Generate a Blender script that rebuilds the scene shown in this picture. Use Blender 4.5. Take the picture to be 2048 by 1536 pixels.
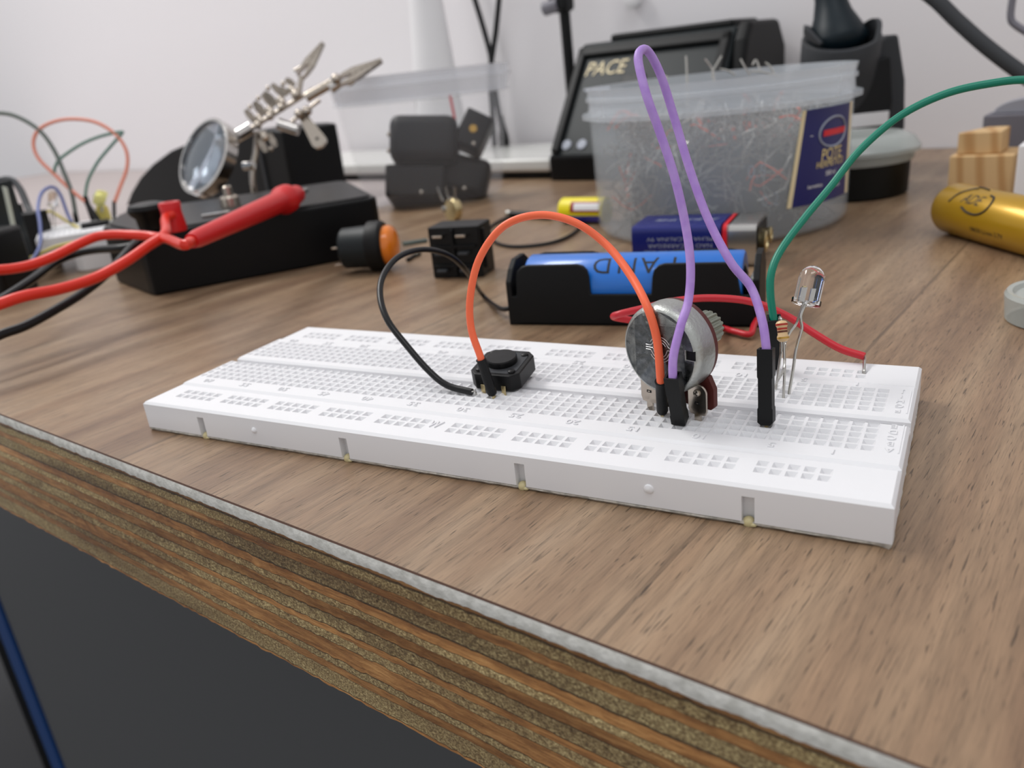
import bpy, bmesh, math, random
from mathutils import Vector as V, Matrix
random.seed(7)
S = 0.001                      # everything below is written in millimetres
for o in list(bpy.data.objects): bpy.data.objects.remove(o)
scn = bpy.context.scene
COL = scn.collection

# ------------------------------------------------------------------ camera
CAM = V((6.3971, -119.0727, 73.9403)); ANG = (1.2056, 0.1038, 0.4891); F = 1651.87
cd = bpy.data.cameras.new('camera'); cam = bpy.data.objects.new('camera', cd); COL.objects.link(cam)
cam.location = CAM * S; cam.rotation_euler = ANG
cd.sensor_fit = 'HORIZONTAL'; cd.sensor_width = 36.0; cd.lens = 36.0 * F / 2048
cd.clip_start = 0.005; cd.clip_end = 30
cd.dof.use_dof = True; cd.dof.focus_distance = 0.160; cd.dof.aperture_fstop = 21
scn.camera = cam
# ------------------------------------------------------------------ light
scn.view_settings.view_transform = 'Standard'; scn.view_settings.look = 'None'
scn.view_settings.gamma = 1; scn.view_settings.use_curve_mapping = False
scn.view_settings.exposure = 0.22
w = bpy.data.worlds.new('world'); scn.world = w; w.use_nodes = True
w.node_tree.nodes['Background'].inputs[0].default_value = (0.95, 0.955, 0.98, 1)
w.node_tree.nodes['Background'].inputs[1].default_value = 0.62
def area(name, loc, size, power, col, aim=(0, 0.1, 0)):
    l = bpy.data.lights.new(name, 'AREA'); l.shape = 'RECTANGLE'; l.size, l.size_y = size; l.energy = power; l.color = col
    o = bpy.data.objects.new(name, l); COL.objects.link(o); o.location = loc
    o.rotation_euler = (V(aim) - V(loc)).to_track_quat('-Z', 'Y').to_euler(); return o
area('ceiling_light', (-1.15, 0.35, 1.30), (1.1, 0.35), 17, (1.0, 0.985, 0.96))
area('ceiling_light', (0.4, -0.5, 1.9), (1.2, 0.35), 6, (0.97, 0.98, 1.0))

R3 = Matrix.Rotation(ANG[2], 3, 'Z') @ Matrix.Rotation(ANG[1], 3, 'Y') @ Matrix.Rotation(ANG[0], 3, 'X')
def ray(x, y): return R3 @ V(((x - 1024) / F, (768 - y) / F, -1.0))
def wz(x, y, z=0.0):
    d = ray(x, y); return CAM + d * ((z - CAM.z) / d.z)
def wd(x, y, d): return CAM + ray(x, y) * d
def wp(x, y, P, N):
    d = ray(x, y); return CAM + d * ((P - CAM).dot(N) / d.dot(N))
FWD = R3 @ V((0, 0, -1)); UP = R3 @ V((0, 1, 0)); RT = R3 @ V((1, 0, 0))
TX = V((0.9868, -0.1617, 0)); TY = V((0.1617, 0.9868, 0)); Z = V((0, 0, 1))   # along / across the bench top

# ------------------------------------------------------------------ materials
def lin(c): return tuple(((v / 255) / 12.92 if v / 255 <= 0.04045 else ((v / 255 + 0.055) / 1.055) ** 2.4) for v in c) + (1.0,)
def setin(b, n, v):
    if n in b.inputs: b.inputs[n].default_value = v
def mat(name, rgb, rough=0.5, metal=0.0, spec=0.5, trans=0.0, ior=1.45, coat=0.0, bump=None, var=None, alpha=1.0, emit=None, grit=None):
    m = bpy.data.materials.new(name); m.use_nodes = True; nt = m.node_tree; b = nt.nodes['Principled BSDF']
    b.inputs['Base Color'].default_value = lin(rgb); b.inputs['Roughness'].default_value = rough; b.inputs['Metallic'].default_value = metal
    setin(b, 'Specular IOR Level', spec); setin(b, 'Transmission Weight', trans); b.inputs['IOR'].default_value = ior; setin(b, 'Coat Weight', coat)
    tc = None
    def noise(scale, detail=3):
        nonlocal tc
        if tc is None: tc = nt.nodes.new('ShaderNodeTexCoord')
        n = nt.nodes.new('ShaderNodeTexNoise'); n.inputs['Scale'].default_value = scale; n.inputs['Detail'].default_value = detail
        nt.links.new(tc.outputs['Object'], n.inputs['Vector']); return n
    if var:      # (scale, rgb2)
        n = noise(var[0]); mx = nt.nodes.new('ShaderNodeMix'); mx.data_type = 'RGBA'
        rp = nt.nodes.new('ShaderNodeValToRGB'); rp.color_ramp.elements[0].position = 0.35; rp.color_ramp.elements[1].position = 0.65
        nt.links.new(n.outputs['Fac'], rp.inputs[0]); nt.links.new(rp.outputs[0], mx.inputs[0])
        mx.inputs[6].default_value = lin(rgb); mx.inputs[7].default_value = lin(var[1]); nt.links.new(mx.outputs[2], b.inputs['Base Color'])
    if grit:     # roughness variation (scale, lo, hi)
        n = noise(grit[0]); mr = nt.nodes.new('ShaderNodeMapRange'); mr.inputs[1].default_value = 0.3; mr.inputs[2].default_value = 0.7
        mr.inputs[3].default_value = grit[1]; mr.inputs[4].default_value = grit[2]; nt.links.new(n.outputs['Fac'], mr.inputs[0]); nt.links.new(mr.outputs[0], b.inputs['Roughness'])
    if bump:     # (scale, strength, distance)
        n = noise(bump[0], 4); bp = nt.nodes.new('ShaderNodeBump'); bp.inputs['Strength'].default_value = bump[1]; bp.inputs['Distance'].default_value = bump[2]
        nt.links.new(n.outputs['Fac'], bp.inputs['Height']); nt.links.new(bp.outputs[0], b.inputs['Normal'])
    if alpha < 1:
        t = nt.nodes.new('ShaderNodeBsdfTransparent'); ms = nt.nodes.new('ShaderNodeMixShader'); ms.inputs[0].default_value = alpha
        nt.links.new(t.outputs[0], ms.inputs[1]); nt.links.new(b.outputs[0], ms.inputs[2])
        nt.links.new(ms.outputs[0], nt.nodes['Material Output'].inputs['Surface'])
    if emit: setin(b, 'Emission Color', lin(rgb)); setin(b, 'Emission Strength', emit)
    return m
M = {}
M['white_plastic'] = mat('white_plastic', (228, 228, 230), 0.42, bump=(900, 0.05, 0.0002))
M['pit'] = mat('white_plastic_pits', (222, 222, 224), 0.6)
M['glue'] = mat('yellowed_glue', (196, 184, 140), 0.35)
M['tape'] = mat('adhesive_backing', (150, 146, 138), 0.8, var=(700, (196, 190, 180)))
M['black'] = mat('black_plastic', (9, 9, 10), 0.4, spec=0.3, bump=(1500, 0.08, 0.0001))
M['black_matte'] = mat('matte_black_plastic', (11, 12, 13), 0.5, spec=0.28, bump=(900, 0.1, 0.0002))
M['black_box'] = mat('black_box_plastic', (6, 6, 7), 0.4, spec=0.25, bump=(1300, 0.12, 0.0002))
M['charcoal'] = mat('charcoal_plastic', (56, 58, 61), 0.5, spec=0.3)
M['darkcloth'] = mat('graphite_plastic', (12, 14, 17), 0.45, spec=0.3)
M['black_wire'] = mat('black_insulation', (9, 9, 11), 0.3, spec=0.4)
M['orange'] = mat('orange_insulation', (240, 106, 66), 0.42)
M['purple'] = mat('purple_insulation', (166, 128, 204), 0.45, var=(500, (176, 142, 210)))
M['green'] = mat('green_insulation', (0, 120, 96), 0.35)
M['red'] = mat('red_insulation', (188, 32, 44), 0.38)
M['redcable'] = mat('red_test_lead', (214, 44, 26), 0.3)
M['redplug'] = mat('red_probe_plastic', (200, 22, 26), 0.35)
M['steel'] = mat('tinned_metal', (190, 188, 182), 0.25, metal=1.0)
M['nickel'] = mat('nickel_plate', (186, 176, 164), 0.22, metal=1.0, bump=(600, 0.1, 0.0002))
M['copper'] = mat('brass_contact', (214, 196, 150), 0.3, metal=1.0)
M['zinc'] = mat('zinc_can', (150, 154, 158), 0.42, metal=1.0, var=(900, (112, 118, 124)), bump=(1600, 0.35, 0.0003), grit=(1300, 0.22, 0.55))
M['zincside'] = mat('zinc_rim', (178, 180, 176), 0.4, metal=1.0, bump=(1500, 0.4, 0.0003))
M['shaft'] = mat('knurled_aluminium', (150, 154, 142), 0.42, metal=0.7)
M['paxolin'] = mat('brown_phenolic_board', (84, 34, 30), 0.5)
M['engrave'] = mat('engraved_line', (225, 226, 224), 0.3, metal=0.3)
M['beige'] = mat('resistor_beige', (212, 180, 134), 0.4)
M['bandred'] = mat('band_red', (168, 44, 30), 0.4); M['banddark'] = mat('band_brown', (90, 44, 24), 0.4); M['bandgold'] = mat('band_gold', (190, 150, 70), 0.3, metal=0.5)
M['led'] = mat('clear_epoxy', (250, 250, 252), 0.02, trans=1.0, ior=1.5)
M['blue_batt'] = mat('blue_shrink_sleeve', (22, 108, 200), 0.3, coat=0.3)
M['ink'] = mat('black_ink', (20, 22, 24), 0.4)
M['inkgrey'] = mat('silver_print', (150, 156, 170), 0.4)
M['navy'] = mat('navy_battery_sleeve', (16, 26, 104), 0.28)
M['navy2'] = mat('navy_label', (30, 34, 96), 0.4)
M['bandred2'] = mat('red_stripe', (206, 20, 36), 0.35)
M['chrome'] = mat('bright_metal_sleeve', (190, 188, 184), 0.22, metal=0.9)
M['gold'] = mat('gold_foil_sleeve', (176, 136, 22), 0.32, metal=0.35, coat=0.2)
M['goldprint'] = mat('gold_lettering', (226, 204, 140), 0.4)
M['cream'] = mat('cream_lettering', (224, 208, 168), 0.5)
M['tub'] = mat('frosted_polypropylene', (214, 222, 228), 0.3, alpha=0.24, bump=(120, 0.05, 0.001))
M['tubrim'] = mat('frosted_rim', (222, 228, 234), 0.25, alpha=0.33)
M['tubclear'] = mat('clear_polypropylene', (214, 216, 222), 0.2, alpha=0.07)
M['tubclear2'] = mat('clear_rim', (220, 222, 228), 0.2, alpha=0.36)
M['clip'] = mat('clipped_leads', (176, 178, 176), 0.4, metal=0.35, var=(60, (120, 110, 100)))
M['wall'] = mat('painted_wall', (232, 229, 231), 0.85, bump=(300, 0.08, 0.0008))
M['floor'] = mat('floor_tiles', (60, 60, 62), 0.5)
M['grey_panel'] = mat('grey_cabinet_panel', (80, 81, 82), 0.55, bump=(900, 0.05, 0.0003))
M['blue_frame'] = mat('blue_steel_frame', (6, 56, 112), 0.45)
M['black_void'] = mat('black_void_fill', (4, 4, 5), 0.6, spec=0.15)  # near-black colour stands in for the dark void under the bench
M['orange_lens'] = mat('amber_lens', (226, 122, 20), 0.2, coat=0.4)
M['yellow'] = mat('yellow_sleeve', (232, 216, 20), 0.35)
M['indigo'] = mat('indigo_sleeve', (70, 66, 168), 0.35)
M['redlabel'] = mat('dark_red_label', (150, 30, 34), 0.4)
M['paper'] = mat('pale_sheet', (164, 154, 152), 0.6)
M['white'] = mat('white_paint', (232, 231, 232), 0.4)
M['whiteslab'] = mat('white_slab_gloss', (214, 214, 210), 0.22)
M['slabedge'] = mat('slab_green_edge', (196, 200, 186), 0.3)
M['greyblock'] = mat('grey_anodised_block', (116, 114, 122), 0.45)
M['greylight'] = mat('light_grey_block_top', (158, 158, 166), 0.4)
M['teal'] = mat('dark_teal_rubber', (5, 22, 30), 0.45, spec=0.3)
M['olive'] = mat('dark_olive_shell', (26, 32, 34), 0.45, spec=0.3)
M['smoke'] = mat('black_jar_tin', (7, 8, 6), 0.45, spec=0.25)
M['lid'] = mat('clear_lid', (186, 192, 188), 0.25, alpha=0.7)
M['faded_green'] = mat('faded_green_insulation', (96, 128, 116), 0.5)
M['faded_grey'] = mat('grey_green_insulation', (96, 104, 98), 0.5)
M['faded_orange'] = mat('salmon_insulation', (222, 140, 118), 0.5)
M['faded_blue'] = mat('slate_blue_insulation', (92, 104, 158), 0.5)
M['faded_yellow'] = mat('pale_yellow_insulation', (206, 190, 100), 0.5)
M['brasspart'] = mat('yellow_clear_lens', (214, 208, 130), 0.12, metal=0.4)
M['lens_dark'] = mat('magnifier_glass', (196, 208, 222), 0.02, trans=0.9, ior=1.5)
M['chromering'] = mat('chrome_ring', (200, 196, 192), 0.14, metal=1.0)

def wood_mat():
    m = bpy.data.materials.new('walnut_laminate'); m.use_nodes = True; nt = m.node_tree; b = nt.nodes['Principled BSDF']; L = nt.links
    tc = nt.nodes.new('ShaderNodeTexCoord')
    rot = nt.nodes.new('ShaderNodeMapping'); rot.inputs['Rotation'].default_value = (0, 0, math.atan2(0.1617, 0.9868)); rot.inputs['Scale'].default_value = (1000, 1000, 1000)
    L.new(tc.outputs['Object'], rot.inputs[0])
    def st(sx, sy, detail=4, rough=0.6, dist=0.0):
        mp = nt.nodes.new('ShaderNodeMapping'); mp.inputs['Scale'].default_value = (sx, sy, 1); L.new(rot.outputs[0], mp.inputs[0])
        n = nt.nodes.new('ShaderNodeTexNoise'); n.inputs['Scale'].default_value = 1; n.inputs['Detail'].default_value = detail
        n.inputs['Roughness'].default_value = rough; n.inputs['Distortion'].default_value = dist; L.new(mp.outputs[0], n.inputs['Vector']); return n
    def ramp(n, pts):
        r = nt.nodes.new('ShaderNodeValToRGB'); e = r.color_ramp.elements
        while len(e) < len(pts): e.new(0.5)
        for k, (p, c) in enumerate(pts): e[k].position = p; e[k].color = c
        L.new(n.outputs[0], r.inputs[0]); return r
    g = lambda v: (v, v, v, 1)
    broad = ramp(st(0.075, 0.006, 2, 0.5, 0.2), [(0.32, lin((128, 100, 76))), (0.47, lin((146, 118, 91))), (0.6, lin((157, 130, 102))), (0.72, lin((168, 143, 116)))])
    mid = ramp(st(0.5, 0.03, 4, 0.62), [(0.3, g(0.74)), (0.5, g(0.97)), (0.7, g(1.12))])
    fine = ramp(st(3.2, 0.13, 3, 0.62), [(0.30, g(0.62)), (0.46, g(0.95)), (0.75, g(1.14))])
    fleck = ramp(st(2.4, 0.15, 2, 0.5, 0.3), [(0.31, g(0.38)), (0.37, g(1.0)), (1.0, g(1.0))])
    # plank joints of the printed laminate
    sep = nt.nodes.new('ShaderNodeSeparateXYZ'); L.new(rot.outputs[0], sep.inputs[0])
    def mnode(op, a, bb=None):
        n = nt.nodes.new('ShaderNodeMath'); n.operation = op
        for i, v in enumerate((a, bb)):
            if v is None: continue
            if isinstance(v, (int, float)): n.inputs[i].default_value = v
            else: L.new(v, n.inputs[i])
        return n.outputs[0]
    u = mnode('ADD', sep.outputs[0], 118.5 + 1280)
    pl = mnode('FLOOR', mnode('DIVIDE', u, 128)); fr = mnode('FRACT', mnode('DIVIDE', u, 128))
    joint = mnode('GREATER_THAN', mnode('ABSOLUTE', mnode('SUBTRACT', fr, 0.5)), 0.4965)
    wn = nt.nodes.new('ShaderNodeTexWhiteNoise'); wn.noise_dimensions = '1D'; L.new(pl, wn.inputs['W'])
    tone = nt.nodes.new('ShaderNodeMapRange'); tone.inputs[3].default_value = 0.93; tone.inputs[4].default_value = 1.05; L.new(wn.outputs[0], tone.inputs[0])
    jd = nt.nodes.new('ShaderNodeMapRange'); jd.inputs[3].default_value = 1.0; jd.inputs[4].default_value = 0.62; L.new(joint, jd.inputs[0])
    def mul(a, c):
        x = nt.nodes.new('ShaderNodeMix'); x.data_type = 'RGBA'; x.blend_type = 'MULTIPLY'; x.inputs[0].default_value = 1; L.new(a, x.inputs[6]); L.new(c, x.inputs[7]); return x.outputs[2]
    c = mul(mul(mul(broad.outputs[0], mid.outputs[0]), fine.outputs[0]), fleck.outputs[0]); c = mul(mul(c, tone.outputs[0]), jd.outputs[0])
    hs = nt.nodes.new('ShaderNodeHueSaturation'); hs.inputs['Saturation'].default_value = 0.97; hs.inputs['Value'].default_value = 0.92; L.new(c, hs.inputs['Color'])
    L.new(hs.outputs[0], b.inputs['Base Color'])
    b.inputs['Roughness'].default_value = 0.36; setin(b, 'Specular IOR Level', 0.5)
    bp = nt.nodes.new('ShaderNodeBump'); bp.inputs['Strength'].default_value = 0.25; bp.inputs['Distance'].default_value = 0.0002
    L.new(fleck.outputs[0], bp.inputs['Height']); L.new(bp.outputs[0], b.inputs['Normal'])
    return m
def ply_mat():
    m = bpy.data.materials.new('plywood_edge'); m.use_nodes = True; nt = m.node_tree; b = nt.nodes['Principled BSDF']; L = nt.links
    tc = nt.nodes.new('ShaderNodeTexCoord'); rot = nt.nodes.new('ShaderNodeMapping')
    rot.inputs['Rotation'].default_value = (0, 0, math.atan2(0.1617, 0.9868)); rot.inputs['Scale'].default_value = (1000, 1000, 1000); L.new(tc.outputs['Object'], rot.inputs[0])
    sep = nt.nodes.new('ShaderNodeSeparateXYZ'); L.new(rot.outputs[0], sep.inputs[0])
    def mn(op, a, c=None):
        n = nt.nodes.new('ShaderNodeMath'); n.operation = op
        for i, v in enumerate((a, c)):
            if v is None: continue
            if isinstance(v, (int, float)): n.inputs[i].default_value = v
            else: L.new(v, n.inputs[i])
        return n.outputs[0]
    def st(sx, sz, detail=4, rough=0.6):
        mp = nt.nodes.new('ShaderNodeMapping'); mp.inputs['Scale'].default_value = (sx, 1, sz); L.new(rot.outputs[0], mp.inputs[0])
        n = nt.nodes.new('ShaderNodeTexNoise'); n.inputs['Scale'].default_value = 1; n.inputs['Detail'].default_value = detail; n.inputs['Roughness'].default_value = rough
        L.new(mp.outputs[0], n.inputs['Vector']); return n.outputs[0]
    wob = mn('MULTIPLY', mn('SUBTRACT', st(0.022, 0.03, 3), 0.5), 1.3)
    zz = mn('ADD', mn('ADD', sep.outputs[2], wob), 40.0)
    zz = mn('ADD', zz, mn('MULTIPLY', mn('SINE', mn('MULTIPLY', zz, 0.83)), 0.62)); zz = mn('ADD', zz, mn('MULTIPLY', mn('SINE', mn('MULTIPLY', zz, 1.9)), 0.2))
    k = mn('DIVIDE', zz, 2.35)
    par = mn('FRACT', mn('MULTIPLY', mn('FLOOR', k), 0.5))           # 0 or 0.5: long grain / end grain
    isend = mn('GREATER_THAN', par, 0.25)
    fr = mn('FRACT', k)
    glue = mn('GREATER_THAN', mn('ABSOLUTE', mn('SUBTRACT', fr, 0.5)), 0.462)
    wn = nt.nodes.new('ShaderNodeTexWhiteNoise'); wn.noise_dimensions = '1D'; L.new(mn('FLOOR', k), wn.inputs['W'])
    def ramp(src, pts):
        r = nt.nodes.new('ShaderNodeValToRGB'); e = r.color_ramp.elements
        while len(e) < len(pts): e.new(0.5)
        for i, (p, c) in enumerate(pts): e[i].position = p; e[i].color = c
        L.new(src, r.inputs[0]); return r.outputs[0]
    longg = ramp(st(0.12, 1.6, 5, 0.7), [(0.28, lin((100, 66, 38))), (0.5, lin((148, 104, 60))), (0.72, lin((184, 140, 88)))])
    endg = ramp(st(1.9, 2.2, 5, 0.75), [(0.34, lin((90, 70, 44))), (0.5, lin((158, 134, 90))), (0.66, lin((226, 206, 152)))])
    def mix(f, a, c, mode='MIX'):
        x = nt.nodes.new('ShaderNodeMix'); x.data_type = 'RGBA'; x.blend_type = mode
        if isinstance(f, (int, float)): x.inputs[0].default_value = f
        else: L.new(f, x.inputs[0])
        for i, v in ((6, a), (7, c)):
            if isinstance(v, tuple): x.inputs[i].default_value = v
            else: L.new(v, x.inputs[i])
        return x.outputs[2]
    c = mix(isend, longg, endg)
    tn = nt.nodes.new('ShaderNodeMapRange'); tn.inputs[3].default_value = 0.95; tn.inputs[4].default_value = 1.7; L.new(wn.outputs[0], tn.inputs[0])
    c = mix(1.0, c, tn.outputs[0], 'MULTIPLY')
    stain = ramp(st(0.012, 0.10, 4, 0.62), [(0.36, (0.5, 0.44, 0.4, 1)), (0.56, (1, 1, 1, 1))]); c = mix(1.0, c, stain, 'MULTIPLY')
    c = mix(mn('MULTIPLY', glue, 0.72), c, lin((30, 20, 12)))
    L.new(c, b.inputs['Base Color']); b.inputs['Roughness'].default_value = 0.5
    h = mn('ADD', mn('MULTIPLY', st(1.6, 2.4, 4, 0.7), mn('ADD', mn('MULTIPLY', isend, 1.2), 0.3)), mn('MULTIPLY', glue, -0.8))
    bp = nt.nodes.new('ShaderNodeBump'); bp.inputs['Strength'].default_value = 0.8; bp.inputs['Distance'].default_value = 0.0006; L.new(h, bp.inputs['Height']); L.new(bp.outputs[0], b.inputs['Normal'])
    return m
M['wood'] = wood_mat(); M['ply'] = ply_mat()
M['core'] = mat('laminate_core', (222, 220, 213), 0.85, var=(500, (196, 194, 186)), bump=(1100, 0.5, 0.0004))
M['corebrown'] = mat('laminate_film_edge', (92, 66, 54), 0.6)
def pine_mat():
    m = mat('pine_block', (196, 160, 112), 0.6); nt = m.node_tree; b = nt.nodes['Principled BSDF']
    tc = nt.nodes.new('ShaderNodeTexCoord'); mp = nt.nodes.new('ShaderNodeMapping'); mp.inputs['Scale'].default_value = (60, 60, 12); mp.inputs['Rotation'].default_value = (0, 0.5, 0)
    wv = nt.nodes.new('ShaderNodeTexWave'); wv.inputs['Scale'].default_value = 0.7; wv.inputs['Distortion'].default_value = 3.5; wv.inputs['Detail'].default_value = 3
    r = nt.nodes.new('ShaderNodeValToRGB'); r.color_ramp.elements[0].color = lin((182, 140, 90)); r.color_ramp.elements[1].color = lin((206, 172, 124)); r.color_ramp.elements[1].position = 0.6
    nt.links.new(tc.outputs['Object'], mp.inputs[0]); nt.links.new(mp.outputs[0], wv.inputs[0]); nt.links.new(wv.outputs[1], r.inputs[0]); nt.links.new(r.outputs[0], b.inputs['Base Color'])
    return m
M['pine'] = pine_mat()

# ------------------------------------------------------------------ mesh builder
class MB:
    def __init__(s): s.v = []; s.f = []; s.mi = []; s.mats = []; s.cur = 0
    def use(s, name):
        if name not in s.mats: s.mats.append(name)
        s.cur = s.mats.index(name); return s
    def add(s, vs, fs):
        n = len(s.v); s.v += [V(p) for p in vs]
        for f in fs: s.f.append(tuple(n + i for i in f)); s.mi.append(s.cur)
        return s
    def box(s, o, ex, ey, ez):          # corner o and three edge vectors
        o, ex, ey, ez = V(o), V(ex), V(ey), V(ez)
        p = [o, o + ex, o + ex + ey, o + ey]; p += [q + ez for q in p]
        return s.add(p, [(3, 2, 1, 0), (4, 5, 6, 7), (0, 1, 5, 4), (1, 2, 6, 5), (2, 3, 7, 6), (3, 0, 4, 7)])
    def cbox(s, c, sx, sy, sz, fx=V((1, 0, 0)), fy=V((0, 1, 0)), fz=V((0, 0, 1))):
        c = V(c); return s.box(c - fx * sx / 2 - fy * sy / 2 - fz * sz / 2, fx * sx, fy * sy, fz * sz)
    def lathe(s, o, axis, prof, n=32, closed=False):     # prof: (t along axis, radius)
        o, a = V(o), V(axis).normalized(); u = a.orthogonal().normalized(); w_ = a.cross(u)
        vs = []; fs = []
        for t, r in prof:
            for k in range(n):
                an = 2 * math.pi * k / n; vs.append(o + a * t + (u * math.cos(an) + w_ * math.sin(an)) * max(r, 1e-4))
        m_ = len(prof)
        for i in range(m_ - 1 + (1 if closed else 0)):
            j = (i + 1) % m_
            for k in range(n): k2 = (k + 1) % n; fs.append((i * n + k, i * n + k2, j * n + k2, j * n + k))
        if not closed:
            if prof[0][1] > 1e-3: fs.append(tuple(range(n - 1, -1, -1)))
            if prof[-1][1] > 1e-3: fs.append(tuple((m_ - 1) * n + k for k in range(n)))
        return s.add(vs, fs)
    def tube(s, pts, r, n=10, smooth=8, caps=True):      # Catmull-Rom through pts
        pts = [V(p) for p in pts]; q = []
        if smooth > 1 and len(pts) > 2:
            P = [2 * pts[0] - pts[1]] + pts + [2 * pts[-1] - pts[-2]]
            for i in range(1, len(P) - 2):
                for k in range(smooth):
                    t = k / smooth; a, b_, c, d = P[i - 1:i + 3]
                    q.append(0.5 * ((2 * b_) + (c - a) * t + (2 * a - 5 * b_ + 4 * c - d) * t * t + (3 * b_ - a - 3 * c + d) * t ** 3))
            q.append(pts[-1])
        else: q = pts
        rr = r if callable(r) else (lambda t: r)
        vs = []; fs = []; t0 = (q[1] - q[0]).normalized(); u = t0.orthogonal().normalized()
        for i, p in enumerate(q):
            t = (q[min(i + 1, len(q) - 1)] - q[max(i - 1, 0)]).normalized(); u = (u - t * u.dot(t)).normalized(); w_ = t.cross(u)
            ra = rr(i / (len(q) - 1))
            for k in range(n):
                an = 2 * math.pi * k / n; vs.append(p + (u * math.cos(an) + w_ * math.sin(an)) * ra)
        for i in range(len(q) - 1):
            for k in range(n): k2 = (k + 1) % n; fs.append((i * n + k, i * n + k2, (i + 1) * n + k2, (i + 1) * n + k))
        if caps: fs.append(tuple(range(n - 1, -1, -1))); fs.append(tuple((len(q) - 1) * n + k for k in range(n)))
        return s.add(vs, fs)
    def prism(s, poly, mp, h0, h1):     # poly of (a,b); mp(a,b,h) -> point
        n = len(poly); vs = [mp(a, b, h0) for a, b in poly] + [mp(a, b, h1) for a, b in poly]
        return s.add(vs, [tuple(range(n - 1, -1, -1)), tuple(range(n, 2 * n))] + [(i, (i + 1) % n, n + (i + 1) % n, n + i) for i in range(n)])
    def sphere(s, c, r, n=16, sc=(1, 1, 1)):
        vs = []; fs = []; c = V(c)
        for i in range(n // 2 + 1):
            th = math.pi * i / (n // 2)
            for k in range(n): ph = 2 * math.pi * k / n; vs.append(c + V((math.sin(th) * math.cos(ph) * sc[0], math.sin(th) * math.sin(ph) * sc[1], math.cos(th) * sc[2])) * r)
        for i in range(n // 2):
            for k in range(n): k2 = (k + 1) % n; fs.append((i * n + k, (i + 1) * n + k, (i + 1) * n + k2, i * n + k2))
        return s.add(vs, fs)
    def text(s, body, size, mp, ext=0.08, align='CENTER', xs=1.0, fine=None):   # mp(x, y, h) -> point
        cu = bpy.data.curves.new('t', 'FONT'); cu.body = body; cu.size = size; cu.align_x = align; cu.align_y = 'CENTER'; cu.extrude = ext; cu.resolution_u = 3
        o = bpy.data.objects.new('t', cu); COL.objects.link(o); bpy.context.view_layer.update()
        me = o.evaluated_get(bpy.context.evaluated_depsgraph_get()).to_mesh()
        if fine:             # short edges, so the lettering can follow a curved surface
            bm = bmesh.new(); bm.from_mesh(me)
            for _ in range(4):
                bmesh.ops.triangulate(bm, faces=bm.faces[:]); ee = [e for e in bm.edges if e.calc_length() > fine]
                if not ee: break
                bmesh.ops.subdivide_edges(bm, edges=ee, cuts=1)
            bm.verts.index_update(); s.add([mp(v.co.x * xs, v.co.y, v.co.z) for v in bm.verts], [tuple(v.index for v in f.verts) for f in bm.faces]); bm.free()
        else: s.add([mp(v.co.x * xs, v.co.y, v.co.z) for v in me.vertices], [tuple(p.vertices) for p in me.polygons])
        bpy.data.objects.remove(o); bpy.data.curves.remove(cu); return s
    def build(s, name, parent=None, org=None, smooth=35, bevel=None, seg=2):
        if parent is not None: base = V(parent.get('_o', (0, 0, 0)))
        else: base = V(org) if org is not None else sum(s.v, V()) / len(s.v)
        me = bpy.data.meshes.new(name); me.from_pydata([(p - base) * S for p in s.v], [], s.f)
        for mn in s.mats: me.materials.append(M[mn])
        if s.mats: me.polygons.foreach_set('material_index', s.mi)
        me.validate(); me.update()
        o = bpy.data.objects.new(name, me); COL.objects.link(o)
        if parent is not None: o.parent = parent
        else: o.location = base * S
        o['_o'] = tuple(base)
        if bevel:
            b = o.modifiers.new('bevel', 'BEVEL'); b.width = bevel * S; b.segments = seg; b.limit_method = 'ANGLE'; b.angle_limit = math.radians(40)
        if smooth is not None:
            me.polygons.foreach_set('use_smooth', [True] * len(me.polygons))
            try: me.set_sharp_from_angle(angle=math.radians(smooth))
            except Exception: pass
        return o
def tag(o, label=None, cat=None, group=None, kind=None):
    if label: o['label'] = label
    if cat: o['category'] = cat
    if group: o['group'] = group
    if kind: o['kind'] = kind
    return o
def thing(name, loc, label, cat, group=None):
    o = bpy.data.objects.new(name, None); COL.objects.link(o); o.location = V(loc) * S; o['_o'] = tuple(V(loc)); o.empty_display_size = 0.01
    return tag(o, label, cat, group)
def one(name, mb, label, cat, group=None, **k): return tag(mb.build(name, **k), label, cat, group)

# ------------------------------------------------------------------ room
BY = 476.0
def bench(u, v, z=0.0):               # u along the front edge, v towards the wall, from the edge point nearest the board
    return V((0, -40.8, 0)) + TX * u + TY * v + Z * z
WALLV = 506.0
m_ = MB().use('wall'); m_.box(bench(-2500, WALLV + 1, -750), TX * 4500, TY * 60, Z * 2600)
tag(m_.build('wall_back', smooth=None), kind='structure')
m_ = MB().use('floor'); m_.box(bench(-2500, -2500, -760), TX * 4500, TY * 3010, Z * 10)
tag(m_.build('floor', smooth=None), kind='structure')

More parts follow.
